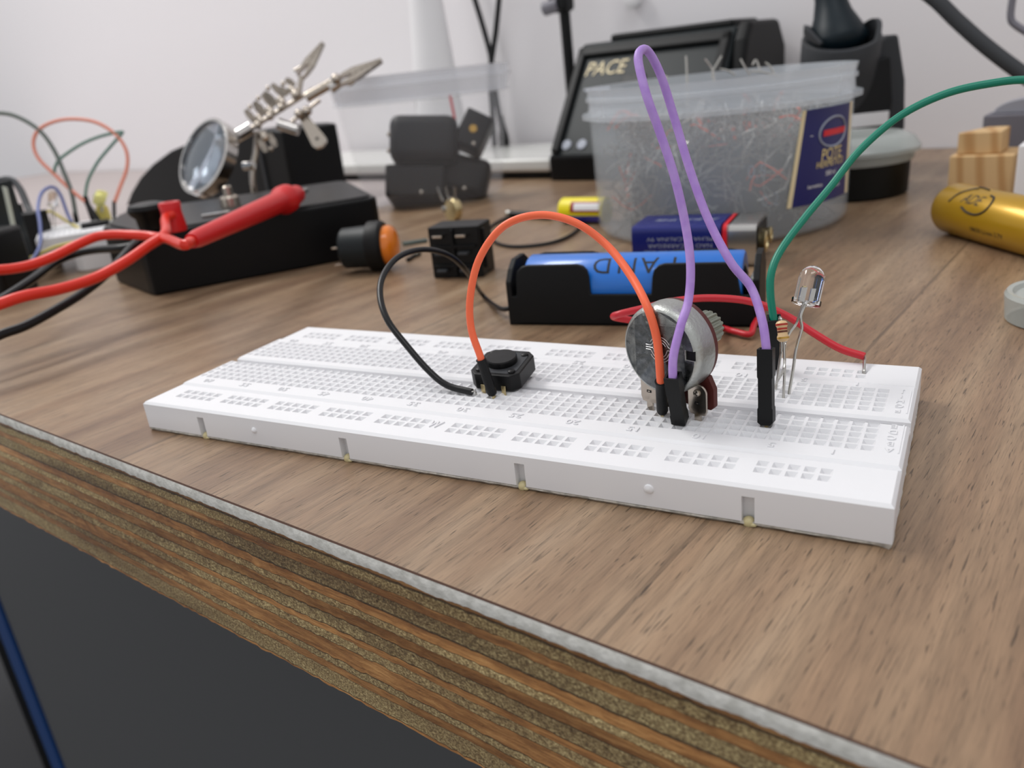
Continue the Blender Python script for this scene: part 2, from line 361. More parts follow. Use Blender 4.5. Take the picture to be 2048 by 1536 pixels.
# ------------------------------------------------------------------ workbench
wb = thing('workbench', bench(-300, 250, -740), 'walnut laminate workbench top with a bare plywood front edge', 'workbench')
m_ = MB().use('wood'); U0, U1 = -1300, 500
m_.add([bench(U0, 0), bench(U1, 0), bench(U1, WALLV), bench(U0, WALLV)], [(0, 1, 2, 3)])
m_.use('corebrown'); n = 240; vs = []
for i in range(n + 1):
    u = U0 + (U1 - U0) * i / n; vs += [bench(u, 0, 0), bench(u, -0.15, -0.45)]
m_.add(vs, [(2 * i, 2 * i + 1, 2 * i + 3, 2 * i + 2) for i in range(n)])
m_.build('laminate_surface', wb, smooth=None)
m_ = MB().use('core'); vs = []; n = 1100; r_ = random.Random(3); j1 = j2 = 0.0
for i in range(n + 1):
    u = -420 + 620 * i / n; j1 = j1 * 0.8 + r_.uniform(-.12, .12); j2 = j2 * 0.7 + r_.uniform(-.16, .16)
    vs += [bench(u, -0.15, -0.40), bench(u, -0.32 + j2 * 0.2, -1.3), bench(u, -0.30 + j2 * 0.35, -2.4), bench(u, -0.18 + j2 * .3, -3.0 + j1), bench(u, 1.5, -3.1)]
m_.add(vs, [(5 * i + k, 5 * i + k + 1, 5 * i + k + 6, 5 * i + k + 5) for i in range(n) for k in range(4)])
m_.build('laminate_core', wb, smooth=60)['label'] = 'pale rough laminate core along the edge'
m_ = MB().use('ply'); vs = []; n = 700
for i in range(n + 1):
    u = -700 + 1100 * i / n
    for z in range(15):
        t = z / 14; zz = -2.9 - 33.4 * t; vs.append(bench(u, 1.1 - 0.3 * math.sin(t * 9 + u * 0.01) * 0.5 - 0.25 * r_.random() - 1.0 * t, zz - (r_.random() * 0.35 if z == 14 else 0)))
m_.add(vs, [(15 * i + k, 15 * i + k + 1, 15 * i + k + 16, 15 * i + k + 15) for i in range(n) for k in range(14)])
m_.box(bench(-1300, 2, -36.3), TX * 1800, TY * (WALLV - 2), Z * 33.2)
m_.build('plywood_panel', wb, smooth=60)
for u, v in ((-1200, 60), (440, 60), (-1200, 450), (440, 450)):
    MB().use('blue_frame').box(bench(u, v, -740), TX * 40, TY * 40, Z * 703.5).build('leg', wb, smooth=None, bevel=1)

# cabinet below the bench
cb = thing('storage_cabinet', bench(60, 200, -750), 'dark grey storage cabinet with a blue corner strip under the bench', 'cabinet')
PV = 90.0
e0 = wp(75, 1330, bench(0, PV), TY); uL = (e0 - bench(0, 0)).dot(TX)
m_ = MB().use('grey_panel').box(bench(uL, PV, -750), TX * 700, TY * 380, Z * 690); m_.build('cabinet_body', cb, smooth=None, bevel=1.0)
m_ = MB().use('grey_panel').box(bench(uL + 1.5, PV - 8, -742), TX * 697, TY * 8, Z * 676); m_.build('door', cb, smooth=None, bevel=0.8)
m_ = MB().use('blue_frame').box(bench(uL - 26, PV - 10, -750), TX * 25, TY * 25, Z * 708); m_.build('corner_strip', cb, smooth=None, bevel=1.0)
m_ = MB().use('charcoal'); m_.box(bench(uL + 26, PV - 8.4, -78), TX * 26, TY * 0.4, Z * 16); m_.box(bench(uL + 4, PV - 8.4, -70), TX * 14, TY * 0.4, Z * 8); m_.build('sticker', cb, smooth=None)
tw = thing('void_filler', bench(uL - 240, PV + 120, -750), 'near-black box added to fill the dark void left of the grey cabinet', 'dark filler')  # box added where there is only a dark void beside the cabinet
MB().use('black_void').box(bench(uL - 340, PV + 60, -750), TX * 290, TY * 300, Z * 520).build('case_body', tw, smooth=None, bevel=3)
MB().use('black_void').box(bench(uL - 336, PV + 54, -744), TX * 282, TY * 6, Z * 508).build('filler_front', tw, smooth=None, bevel=2)

# ------------------------------------------------------------------ breadboard
P = 2.54; BL = 167.6; BW = 60.5; H = 7.9
XM = [-(5.83 + P * i) for i in range(63)]
XR = [-(10.86 + P * ((g * 6) + i + (1 if g > 4 else 0))) for g in range(10) for i in range(5)]
YN = [18.15 + 2.43 * j for j in range(5)]; YF = [35.05 + 2.37 * j for j in range(5)]
def strip(mb, y0, y1, xs, ys, hw, z=H, x0=-BL, x1=0.0, c=0.55, zb=0.9, dep=1.15, slots=None, hy=None):
    hy = hy or hw
    xs = sorted(xs); ys = sorted(ys)
    gx = [x0 + c]; [gx.extend((a - hw, a + hw)) for a in xs]; gx.append(x1 - c)
    gy = [y0 + c]; [gy.extend((a - hy, a + hy)) for a in ys]; gy.append(y1 - c)
    mb.use('white_plastic'); nx, ny = len(gx), len(gy); vs = [(x, y, z) for y in gy for x in gx]; fs = []
    holes = []
    for j in range(ny - 1):
        for i in range(nx - 1):
            if i % 2 == 1 and j % 2 == 1: holes.append((gx[i], gx[i + 1], gy[j], gy[j + 1]))
            else: fs.append((j * nx + i, j * nx + i + 1, (j + 1) * nx + i + 1, (j + 1) * nx + i))
    mb.add(vs, fs)
    # chamfer and skirt
    t = [(x0 + c, y0 + c), (x1 - c, y0 + c), (x1 - c, y1 - c), (x0 + c, y1 - c)]; b = [(x0, y0), (x1, y0), (x1, y1), (x0, y1)]
    vs = [(x, y, z) for x, y in t] + [(x, y, z - c) for x, y in b] + [(x, y, zb) for x, y in b]
    fs = []
    for k in range(4):
        k2 = (k + 1) % 4; fs.append((k, 4 + k, 4 + k2, k2))
        if not (slots and k == 0): fs.append((4 + k, 8 + k, 8 + k2, 4 + k2))
    mb.add(vs, fs)
    if slots:       # front wall with open-bottom slots
        xsn = sorted(slots); cur = x0; zt = 5.55
        for a in xsn + [None]:
            e = a - 1.05 if a is not None else x1
            mb.add([(cur, y0, zb), (e, y0, zb), (e, y0, z - c), (cur, y0, z - c)], [(0, 1, 2, 3)])
            if a is None: break
            l, r = a - 1.05, a + 1.05
            mb.add([(l, y0, zt), (r, y0, zt), (r, y0, z - c), (l, y0, z - c)], [(0, 1, 2, 3)])
            mb.add([(l, y0, zb), (l, y0, zt), (r, y0, zt), (r, y0, zb), (l, y0 + 1.7, zb), (l, y0 + 1.7, zt), (r, y0 + 1.7, zt), (r, y0 + 1.7, zb)],
                   [(0, 4, 5, 1), (1, 5, 6, 2), (2, 6, 7, 3), (4, 7, 6, 5)])
            cur = r
    mb.use('pit')
    for xa, xb, ya, yb in holes:
        cx, cy = (xa + xb) / 2, (ya + yb) / 2; q = 0.16
        o_ = [(xa, ya), (xb, ya), (xb, yb), (xa, yb)]; i_ = [(cx - q, cy - q), (cx + q, cy - q), (cx + q, cy + q), (cx - q, cy + q)]
        vs = [(x, y, z) for x, y in o_] + [(x, y, z - dep) for x, y in i_] + [(x, y, z - dep - 0.8) for x, y in i_]
        mb.add(vs, [(k, (k + 1) % 4, 4 + (k + 1) % 4, 4 + k) for k in range(4)] + [(4 + k, 4 + (k + 1) % 4, 8 + (k + 1) % 4, 8 + k) for k in range(4)] + [(8, 9, 10, 11)])
bb = thing('breadboard', (-BL / 2, BW / 2, 0), 'white solderless breadboard with full rows of holes at the front of the bench', 'breadboard')
SL = [-148.3, -105.6, -63.6, -21.6]
r1 = MB(); strip(r1, 0, 12.2, XR, [5.82, 8.36], 0.95, slots=SL, z=H - .3)
r1.use('white_plastic')
for x, rr in ((-131.2, .8), (-38.4, 1.0)):
    r1.lathe((x, 0.1, 4.3), (0, -1, 0), [(0, rr), (0.35, rr * .8), (0.6, rr * .3)], 12)
r1.build('front_power_rail', bb, smooth=30)
def rowmark(mb, num, y):
    x = -(5.83 + P * (num + 1)); mb.text(str(num), 2.7, lambda a, b, h, x=x, y=y: V((x - a, y - b, H + 0.02 + max(h, 0))), 0.2, xs=1.12)
r2 = MB(); strip(r2, 12.2, 29.3, XM, YN, 1.02, hy=0.98); blkn = r2.build('front_terminal_block', bb, smooth=30)
r2 = MB(); strip(r2, 31.4, 48.3, XM, YF, 1.02, hy=0.95); blkf = r2.build('rear_terminal_block', bb, smooth=30)
r2 = MB(); strip(r2, 48.3, BW, XR, [52.1, 54.66], 0.95, z=H - .3); r2.build('rear_power_rail', bb, smooth=30)
m_ = MB().use('white_plastic').box((-BL, 29.0, 0.9), (BL, 0, 0), (0, 2.7, 0), (0, 0, 4.9)); m_.build('centre_channel', bb, smooth=None)
for blk, y_ in ((blkn, 15.15), (blkf, 47.0)):
    m_ = MB().use('white_plastic')
    for k in [1] + list(range(5, 61, 5)): rowmark(m_, k, y_)
    m_.build('raised_numbers', blk, smooth=None)
m_ = MB().use('white_plastic'); m2_ = MB().use('white_plastic')
for ch, y in zip('ABCDE', YN):
    m_.text(ch, 2.2, lambda a, b, h, y=y: V((-2.5 - a, y - b, H + 0.02 + max(h, 0))), 0.16); m2_.text(ch, 2.2, lambda a, b, h, y=y: V((-166 - a, y - b, H + 0.02 + max(h, 0))), 0.16)
m_.build('raised_letters', blkn, smooth=None); m2_.build('raised_letters', blkn, smooth=None); m2_ = MB().use('white_plastic'); MB().use('white_plastic').box((-1.15, 17.2, H), (0.25, 0, 0), (0, 11.6, 0), (0, 0, 0.12)).build('raised_line', blkn, smooth=None); m_ = MB().use('white_plastic')
for ch, y in zip('FGHIJ', YF):
    m_.text(ch, 2.2, lambda a, b, h, y=y: V((-2.5 - a, y - b, H + 0.02 + max(h, 0))), 0.16); m2_.text(ch, 2.2, lambda a, b, h, y=y: V((-166 - a, y - b, H + 0.02 + max(h, 0))), 0.16)
m_.build('raised_letters', blkf, smooth=None); m2_.build('raised_letters', blkf, smooth=None); MB().use('white_plastic').box((-1.15, 34.2, H), (0.25, 0, 0), (0, 11.2, 0), (0, 0, 0.12)).build('raised_line', blkf, smooth=None); m_ = MB().use('white_plastic')
m_.text('W', 4.4, lambda a, b, h: V((-86.6 + a * 0.62, 7.2 + b * 0.95, H - 0.28 + max(h, 0))), 0.25)
m_.build('raised_mark', bb, smooth=None)
m_ = MB().use('tape'); n = 200; vs = []
def ring(z, inset, amp):
    pts = []
    for a, b in (((-BL, 0), (0, 0)), ((0, 0), (0, BW)), ((0, BW), (-BL, BW)), ((-BL, BW), (-BL, 0))):
        k = 90 if abs(a[0] - b[0]) > 1 else 34
        for i in range(k):
            t = i / k; x = a[0] + (b[0] - a[0]) * t; y = a[1] + (b[1] - a[1]) * t
            nx = -1 if a == (-BL, BW) and b == (-BL, 0) else (1 if a == (0, 0) and b == (0, BW) else 0); ny = -1 if (a[1] == 0 and b[1] == 0) else (1 if (a[1] == BW and b[1] == BW) else 0)
            q = inset + amp * random.uniform(-1, 1); pts.append((x - nx * q, y - ny * q, z))
    return pts
a_ = ring(0.9, 0.15, 0.02); b_ = ring(0.5, 0.0, 0.12); c_ = ring(0.0, 0.5, 0.15); k = len(a_)
m_.add(a_ + b_ + c_, [(i, (i + 1) % k, k + (i + 1) % k, k + i) for i in range(k)] + [(k + i, k + (i + 1) % k, 2 * k + (i + 1) % k, 2 * k + i) for i in range(k)] + [tuple(range(k)), tuple(range(2 * k, 3 * k))])
m_.build('adhesive_backing', bb, smooth=40)['label'] = 'grey foam adhesive backing'
for x in SL:
    m_ = MB().use('glue'); m_.sphere((x, 0.75, 0.5), 1.0, 14, (1.05, 1.0, 1.05)); m_.sphere((x + 0.7, 0.3, 0.35), 0.6, 10, (1.2, 0.8, 0.7)); m_.build('glue_blob', bb)['label'] = 'yellowed blob of glue in a slot'

# ------------------------------------------------------------------ jumper wires
def dupont(mb, top, bot, side, wdt=2.75, dpt=2.5):
    """square housing running from top to bot; side = horizontal vector along its wide face"""
    mb.use('black_matte'); ax = (V(top) - V(bot)); L_ = ax.length; ax.normalize(); sx = (V(side) - ax * V(side).dot(ax)).normalized(); sy = ax.cross(sx)
    bo = V(bot); c = 0.0
    def ringp(t, kx, ky): return [bo + ax * t + sx * (a * kx * wdt / 2) + sy * (b * ky * dpt / 2) for a, b in ((-1, -1), (1, -1), (1, 1), (-1, 1))]
    rings = [ringp(0, .62, .72), ringp(0.55, .95, .98), ringp(0.6, 1, 1), ringp(L_ * .22, 1, 1), ringp(L_ * .24, .9, 1), ringp(L_ * .62, .9, 1), ringp(L_ * .64, 1, 1), ringp(L_, 1, 1), ringp(L_, .72, .72), ringp(L_ - 1.4, .68, .68)]
    vs = [p for r in rings for p in r]; fs = [(3, 2, 1, 0)]
    for i in range(len(rings) - 1): fs += [(4 * i + k, 4 * i + (k + 1) % 4, 4 * i + 4 + (k + 1) % 4, 4 * i + 4 + k) for k in range(4)]
    fs.append(tuple(4 * (len(rings) - 1) + k for k in range(4))); mb.add(vs, fs)
def jumper(name, label, wmat, ends, path, r, group='jumper wires on the front breadboard'):
    t = thing(name, ends[0][1], label, 'jumper wire', group)
    MB().use(wmat).tube(path, r, 14, 10).build('wire', t)
    for e in ends:
        top, bot, side, kind = e; mb = MB()
        if kind == 'square': dupont(mb, top, bot, side)
        else:
            ax = V(top) - V(bot); L_ = ax.length; mb.use('black_matte').lathe(bot, ax, [(0, .5), (0.35, 0.95), (0.9, 1.12), (L_ * .5, 1.1), (L_ - 0.35, 1.02), (L_ - .1, 1.15), (L_, 1.1), (L_, .8), (L_ - 1, .75)], 20)
        mb.build('connector_housing', t, smooth=40)
        MB().use('copper').cbox(V(bot) - (V(top) - V(bot)).normalized() * 0.9, 0.6, 0.6, 2.6).build('pin', t, smooth=None)
    return t
# orange: A by the button, B at the potentiometer
bA = wz(986, 791, H + .2); tA = wd(963, 722, 176.5); tA = bA + (tA - bA).normalized() * 9.0
bB = wz(1325, 826, H + .2); tB = wp(1320, 738, V((0, 17.6, 0)), V((0, 1, 0))); tB = bB + (tB - bB).normalized() * 9.6
def dp(p): return (V(p) - CAM).dot(FWD)
dA, dB = dp(tA), dp(tB)
def pathd(pts): return [wd(x, y, d) for x, y, d in pts]
jumper('jumper_wire', 'orange jumper wire arching from the push button to the potentiometer', 'orange',
       [(tA, bA, (1, 0, 0), 'round'), (tB, bB, (1, 0, 0), 'round')],
       [tA - (tA - bA).normalized() * 0.8, tA + V((-.3, .2, 1.0))] + pathd([(942, 655, dA - 1), (941, 590, dA - 3), (960, 515, dA - 5), (1008, 452, dA - 7), (1078, 430, dA - 9), (1150, 445, dA - 12), (1213, 490, dB + 8), (1262, 552, dB + 3), (1295, 615, dB - 1.8), (1314, 680, dB - 1.5)]) + [tB + V((0, 0, .6)), tB - (tB - bB).normalized() * 0.8], 0.80)
bC = wz(1361, 846, H + .2); tC = wp(1343, 736, V((0, 15.6, 0)), V((0, 1, 0))); tC = bC + (tC - bC).normalized() * 11.6
bD = wz(1533, 849, H + .2); tD = wd(1532, 703, 149.5); tD = bD + (tD - bD).normalized() * 14.2
dC, dD = dp(tC), dp(tD)
jumper('jumper_wire', 'purple jumper wire in a tall narrow loop right of the potentiometer', 'purple',
       [(tC, bC, (1, 0, 0), 'square'), (tD, bD, (1, 0, 0), 'square')],
       [tC - V((0, 0, .8))] + pathd([(1347, 712, dC - .5), (1362, 650, dC - 1), (1377, 600, dC), (1381, 530, dC), (1371, 450, dC), (1348, 350, dC - 1), (1318, 260, dC - 2), (1293, 190, dC - 3), (1277, 125, dC - 2), (1281, 102, dC - 1), (1297, 104, dC + 1), (1322, 152, dC + 3), (1350, 240, dC + 5), (1380, 340, dC + 5), (1417, 440, dC + 4), (1462, 525, dC + 2), (1502, 575, dD + 2), (1524, 640, dD)]) + [tD + V((0, 0, .5)), tD - V((0, 0, .8))], 0.80)
bG = wz(1545, 735, H + .2); tG = wd(1549, 609, 168); tG = bG + (tG - bG).normalized() * 13.2; dG = dp(tG)
jumper('jumper_wire', 'green jumper wire sweeping up and out of the frame to the right', 'green',
       [(tG, bG, (1, .3, 0), 'square')],
       [tG - V((0, 0, .8))] + pathd([(1541, 590, dG), (1543, 545, dG), (1562, 500, dG + 1), (1610, 435, dG + 3), (1660, 375, dG + 4), (1720, 300, dG + 4), (1800, 232, dG + 3), (1890, 188, dG + 1), (1980, 167, dG - 1), (2060, 160, dG - 3), (2160, 175, dG - 5), (2260, 260, dG - 6)]), 0.80)

# ------------------------------------------------------------------ push button on the board
by0, bx0 = 25.7, -89.3; bs = 11.9
pb = thing('tactile_button', (bx0 + bs / 2, by0 + bs / 2, H), 'square black tactile push button with a round cap on the breadboard', 'push button')
tilt = Matrix.Rotation(math.radians(8), 3, 'X') @ Matrix.Rotation(math.radians(1.5), 3, 'Y') @ Matrix.Rotation(math.radians(4), 3, 'Z'); cb_ = V((bx0 + bs / 2, by0 + bs / 2, H + 1.7))
def bt(x, y, z): return cb_ + tilt @ V((x, y, z))
ch = 1.7; h_ = bs / 2
octo = lambda k: [(-k + ch, -k), (k - ch, -k), (k, -k + ch), (k, k - ch), (k - ch, k), (-k + ch, k), (-k, k - ch), (-k, -k + ch)]
MB().use('black').prism([(x, y) for x, y in octo(h_)], lambda a, b, h: bt(a, b, h), -0.5, 3.3).build('housing', pb, smooth=None, bevel=.25)
MB().use('charcoal').prism([(x, y) for x, y in octo(h_ - 1.0)], lambda a, b, h: bt(a, b, h), 3.2, 3.42).build('top_plate', pb, smooth=None, bevel=.1)
m_ = MB().use('black')
for sx in (-1, 1):
    for sy in (-1, 1): m_.lathe(bt(sx * 3.9, sy * 3.9, 3.3), tilt @ Z, [(0, .85), (.35, .8), (.5, .5)], 14)
m_.build('rivet', pb)
MB().use('black').lathe(bt(0, 0, 3.3), tilt @ Z, [(0, 3.5), (1.35, 3.5), (1.6, 3.3), (1.65, 0)], 36).build('cap', pb)
for sx in (-1, 1):
    for sy in (-1, 1):
        MB().use('copper').box(bt(sx * 2.5 - .5, sy * (h_ + .15) - .15, .9), (1.0, 0, 0), (0, .3, 0), (0, 0, -3.4)).build('leg', pb, smooth=None, bevel=.08)

# ------------------------------------------------------------------ potentiometer
PA = math.radians(19); ax = V((math.sin(PA), math.cos(PA), 0.02)).normalized(); hx = V((math.cos(PA), -math.sin(PA), 0)); pf = V((-42.9, 20.9, 21.7)); PR = 8.9
pot = thing('potentiometer', (-42, 27, H), 'round metal potentiometer standing on edge in the breadboard', 'potentiometer')
MB().use('zinc').lathe(pf, ax, [(0.0, 0.01), (0, PR - 1.0)], 64).use('zincside').lathe(pf, ax, [(0.0, PR - 1.0), (.35, PR - .45), (1.1, PR - .1), (1.8, PR), (5.2, PR), (5.2, PR - 1.5)], 64).build('metal_can', pot, smooth=40)
m_ = MB().use('paxolin'); pp = []
for k in range(41):
    a = math.radians(-38 + 256 * k / 40); pp.append((math.cos(a) * (PR - .15), math.sin(a) * (PR - .15)))
pp += [(-8.0, -7.2), (-7.4, -11.2), (-7.0, -11.8), (7.6, -12.2), (8.4, -11.4), (8.4, -7.8), (7.2, -5.4)]
m_.prism(pp, lambda a, b, h: pf + hx * a + Z * b + ax * h, 5.25, 6.4).build('phenolic_board', pot, smooth=30, bevel=.15)
for k in (-1, 0, 1):
    m_ = MB().use('nickel'); c = pf + hx * (k * 5.7 + 0.3) + ax * 3.2; w_ = 2.05
    out = [(-w_, -6.6), (-w_, -11.6), (-w_ * .8, -12.6), (-w_ * .35, -12.7), (-w_ * .35, -16.2), (w_ * .35, -16.2), (w_ * .35, -12.7), (w_ * .8, -12.6), (w_, -11.6), (w_, -8.2)] + [(w_ * math.cos(math.radians(a)), -8.2 + 1.7 * math.sin(math.radians(a))) for a in range(15, 180, 15)] + [(-w_, -8.2)]
    if k == 0: out = [(a, b) for a, b in out]
    m_.prism(out[1:], lambda a, b, h: c + hx * a + Z * b + ax * h, 0, .45)
    m_.lathe(c + Z * -8.2, -ax, [(0, .75), (.35, .65), (.5, .2)], 14)
    m_.use('black').cbox(c + Z * -10.3 - ax * .03, 1.1, .12, .55, hx, ax, Z)
    m_.use('nickel').cbox(c + Z * -10.28 - ax * .08, .55, .12, .2, hx, ax, Z)
    m_.build('terminal', pot, smooth=None, bevel=.06)
m_ = MB().use('zincside').lathe(pf + ax * 6.8, ax, [(0, 4.4), (3.2, 4.4), (3.2, 3.2), (4.2, 3.2)], 32); m_.build('bushing', pot)
vs = []; n = 72
m_ = MB().use('shaft')
for t in (3.4, 3.8, 9.2, 9.8):
    for k in range(n):
        r_k = (3.15 + (0.32 if k % 4 < 2 else -.05)) * (0.93 if t in (9.8,) else 1); an = 2 * math.pi * k / n
        vs.append(pf + ax * (6.8 + t) + (hx * math.cos(an) + Z * math.sin(an)) * r_k)
m_.add(vs, [(j * n + k, j * n + (k + 1) % n, (j + 1) * n + (k + 1) % n, (j + 1) * n + k) for j in range(3) for k in range(n)] + [tuple(3 * n + k for k in range(n))])
m_.build('knurled_shaft', pot, smooth=25)
# stamped emblem on the can: three lines swelling into a circle
m_ = MB().use('engrave')
def emb(pts, r=.075): m_.tube([pf + hx * a + Z * b - ax * .02 for a, b in pts], r, 6, 1)
def arc(cx, cy, r, a0, a1, n=10): return [(cx + r * math.cos(math.radians(a0 + (a1 - a0) * k / n)), cy + r * math.sin(math.radians(a0 + (a1 - a0) * k / n))) for k in range(n + 1)]
ex, ey = .3, .5
emb([(ex - 3.3, ey + .55), (ex - 2.2, ey + .55)] + arc(ex, ey, 2.0, 155, 25) + [(ex + 2.2, ey + .55), (ex + 3.3, ey + .55)])
emb([(ex - 3.3, ey + .1), (ex - 1.7, ey + .1), (ex - 1.4, ey - .2)] + arc(ex, ey, 1.5, 195, 345) + [(ex + 1.7, ey + .1), (ex + 3.3, ey + .1)])
emb([(ex - 3.3, ey - .35), (ex - 2.2, ey - .35)] + arc(ex, ey, 2.0, 205, 335) + [(ex + 2.2, ey - .35), (ex + 3.3, ey - .35)])
emb(arc(ex, ey, 2.5, 150, 30)); emb(arc(ex, ey, 2.5, 210, 330)); emb(arc(ex, ey, 1.5, 150, 30))
m_.build('stamped_emblem', pot)
m_ = MB().use('black').cbox(pf + hx * 7.2 + Z * .5 + ax * .12 , 1.9, .3, 1.8, hx, ax, Z).use('zincside').cbox(pf + hx * 6.2 + Z * .5 - ax * .1, .22, .5, 2.0, hx, ax, Z).cbox(pf + hx * 7.2 + Z * -.45 + ax * .02, 2.1, .4, .2, hx, ax, Z)
m_.build('tab_slot', pot, smooth=None, bevel=.08)

# ------------------------------------------------------------------ LED and resistor
ld = 164.0
la = (wd(1627, 545, ld) - wd(1612, 610, ld)).normalized(); lb = wd(1611.5, 609, ld)
led = thing('led', wz(1578, 790, H), 'clear round light-emitting diode on bent legs at the right end of the breadboard', 'LED')
MB().use('led').lathe(lb, la, [(0, 0.01), (0, 2.75), (.15, 2.85), (.95, 2.85), (1.05, 2.5), (5.2, 2.48), (6.0, 2.38), (6.8, 2.0), (7.4, 1.4), (7.75, .7), (7.85, .01)], 40).build('lens', led, smooth=35)
lu = RT
MB().use('steel').cbox(lb + la * 2.0 - lu * .8, .9, .4, 2.6, lu, la.cross(lu), la).build('anvil', led, smooth=None)
MB().use('steel').cbox(lb + la * 1.9 + lu * .55, .6, .4, 2.4, lu, la.cross(lu), la).build('post', led, smooth=None)
MB().use('copper').cbox(lb + la * 3.4 - lu * .8, .5, .4, .4, lu, la.cross(lu), la).build('emitter_cup', led, smooth=None)
MB().use('steel').tube([lb + la * .8 + RT * .1] + pathd([(1602, 632, ld), (1604, 655, ld), (1601, 668, ld), (1592, 700, ld), (1586, 740, ld)]) + [wz(1578, 788, H), wz(1578, 788, H) - Z * 2.5], .30, 8, 6).build('leg', led)
MB().use('steel').tube([lb + la * .8 - RT * .5] + pathd([(1598, 632, ld + 1), (1592, 648, ld + 1.5), (1578, 668, ld + 2), (1570, 690, ld + 3)]) + [wz(1568, 735, H + 6), wz(1549, 775, H), wz(1549, 775, H) - Z * 2.5], .25, 8, 6).build('leg', led)
rs = thing('resistor', wz(1567, 790, H), 'beige striped resistor standing upright beside the clear LED', 'resistor')
rt, rb = wd(1562.5, 641, 163), wd(1567, 684, 163); ra_ = (rb - rt)
RLn = ra_.length
m_ = MB().use('beige').lathe(rt, ra_, [(0, .3), (.15, .85), (.55, 1.15), (1.0, 1.15), (1.35, .95), (RLn - 1.5, .95), (RLn - 1.1, 1.15), (RLn - .6, 1.15), (RLn - .15, .8), (RLn, .3)], 24); m_.build('body', rs)
for t, mm, r in ((.62, 'bandred', 1.17), (1.45, 'bandred', .985), (2.0, 'banddark', .975), (RLn - 1.0, 'bandgold', 1.165)): MB().use(mm).lathe(rt + ra_.normalized() * t, ra_, [(0, .8), (0, r), (.38, r), (.38, .8)], 24).build('colour_band', rs)
MB().use('steel').tube([rb - ra_ * .1, rb + ra_ * .15, wz(1569, 740, H + 5), wz(1567, 791, H), wz(1567, 791, H) - Z * 2.5], .27, 8, 6).build('lead', rs)
MB().use('steel').tube([rt + ra_ * .1, wd(1561.5, 637, 163), wd(1560, 635, 164), wd(1559, 640, 165), wd(1563, 690, 165.5), wd(1560, 720, 166), wz(1552, 778, H), wz(1552, 778, H) - Z * 2], .25, 8, 6).build('lead', rs)

# ------------------------------------------------------------------ battery holder
ha, hb = V((-116.5, 94, 0)), V((-43.5, 103.4, 0)); ht = (hb - ha).normalized(); hn = V((-ht.y, ht.x, 0)); HL = 74.5; HD = 20.5
hp = lambda s, d, z: ha + ht * s + hn * d + Z * z
bh = thing('battery_holder', hp(HL / 2, HD / 2, 0), 'black plastic battery holder lying behind the breadboard', 'battery holder')
def hump(a0, a1, r, zlo, zhi): return [(a0, zlo)] + [(a0 + r - r * math.cos(math.radians(k)), zhi - r + r * math.sin(math.radians(k))) for k in (0, 30, 60, 90)] + [(a1 - r + r * math.sin(math.radians(k)), zhi - r + r * math.cos(math.radians(k))) for k in (0, 30, 60, 90)] + [(a1, zlo)]
prof = [(0, 0), (0, 9.2), (3.2, 9.2)] + hump(3.4, 26.2, 3.5, 10, 18.4)[1:-1] + [(26.6, 9.6)] + [(44.6, 9.6)] + hump(45, 68.5, 3.5, 10, 18.2)[1:-1] + [(69.5, 9.2), (HL, 9.2), (HL, 0)]
m_ = MB().use('black_matte')
m_.prism(prof, lambda a, b, h: hp(a, h + (0.0 if b < 11 else (b - 11) * 0.16), b), 0, 1.4)
m_.prism(prof, lambda a, b, h: hp(a, HD - h - (0.0 if b < 11 else (b - 11) * 0.16), b), 0, 1.4)
m_.box(hp(0, 0, 0), ht * HL, hn * HD, Z * 1.2)
m_.build('trough', bh, smooth=30, bevel=.3)
for s0 in (0.0, HL - 1.8): MB().use('black_matte').prism([(0, 0), (0, 13.5), (3, 17), (6.5, 19.3), (14, 19.3), (17.5, 17), (HD, 13.5), (HD, 0)], lambda a, b, h: hp(s0 + h, a, b), 0, 1.8).build('end_wall', bh, smooth=None, bevel=.3)
for s0, d in ((2.0, 1), (HL - 2.0, -1)):
    m_ = MB().use('steel'); m_.tube([hp(s0 + d * (0.2 + 1.4 * k / 40), HD / 2 + 3.6 * math.cos(k * .55) * (1 - k / 60), 10 + 3.6 * math.sin(k * .55) * (1 - k / 60)) for k in range(41)], .35, 6, 1); m_.build('contact_spring', bh)
# 18 x 65 cell in it
bc = hp(5.0, HD / 2, 10.4)
cell = thing('battery_cell', bc, 'bright blue cylindrical battery cell held in the black battery holder', 'battery')
MB().use('blue_batt').lathe(bc, ht, [(0, 6.5), (0, 8.6), (.6, 9.1), (64, 9.1), (64.6, 8.6), (64.6, 6.5)], 48).build('sleeve', cell, smooth=40)
MB().use('steel').lathe(bc + ht * .2, ht, [(-.5, 3), (-.5, 5.5), (0, 6.5), (63.8, 6.5), (64.5, 5), (65.2, 3)], 32).build('end_cap', cell)
def cyl(c, a, up, R):       # maps flat text onto a cylinder around axis a
    sd = a.cross(up).normalized()
    return lambda x, y, h: c + a * x + (up * math.cos(y / R) + sd * math.sin(y / R)) * (R + .02 + max(h, 0))
def tcell(ch, px_s):
    fm = cyl(bc, ht, (Z * .78 - hn * .62).normalized(), 9.1)
    return lambda x, y, h: fm(px_s - x * 1.0, y, h)
m_ = MB().use('ink')
for ch, s_ in (('D', 24.5), ('N', 32.0), ('A', 38.5), ('P', 44.6)): m_.text(ch, 8.0, tcell(ch, s_), .03, fine=.8)
m_.build('printed_letters', cell, smooth=None)
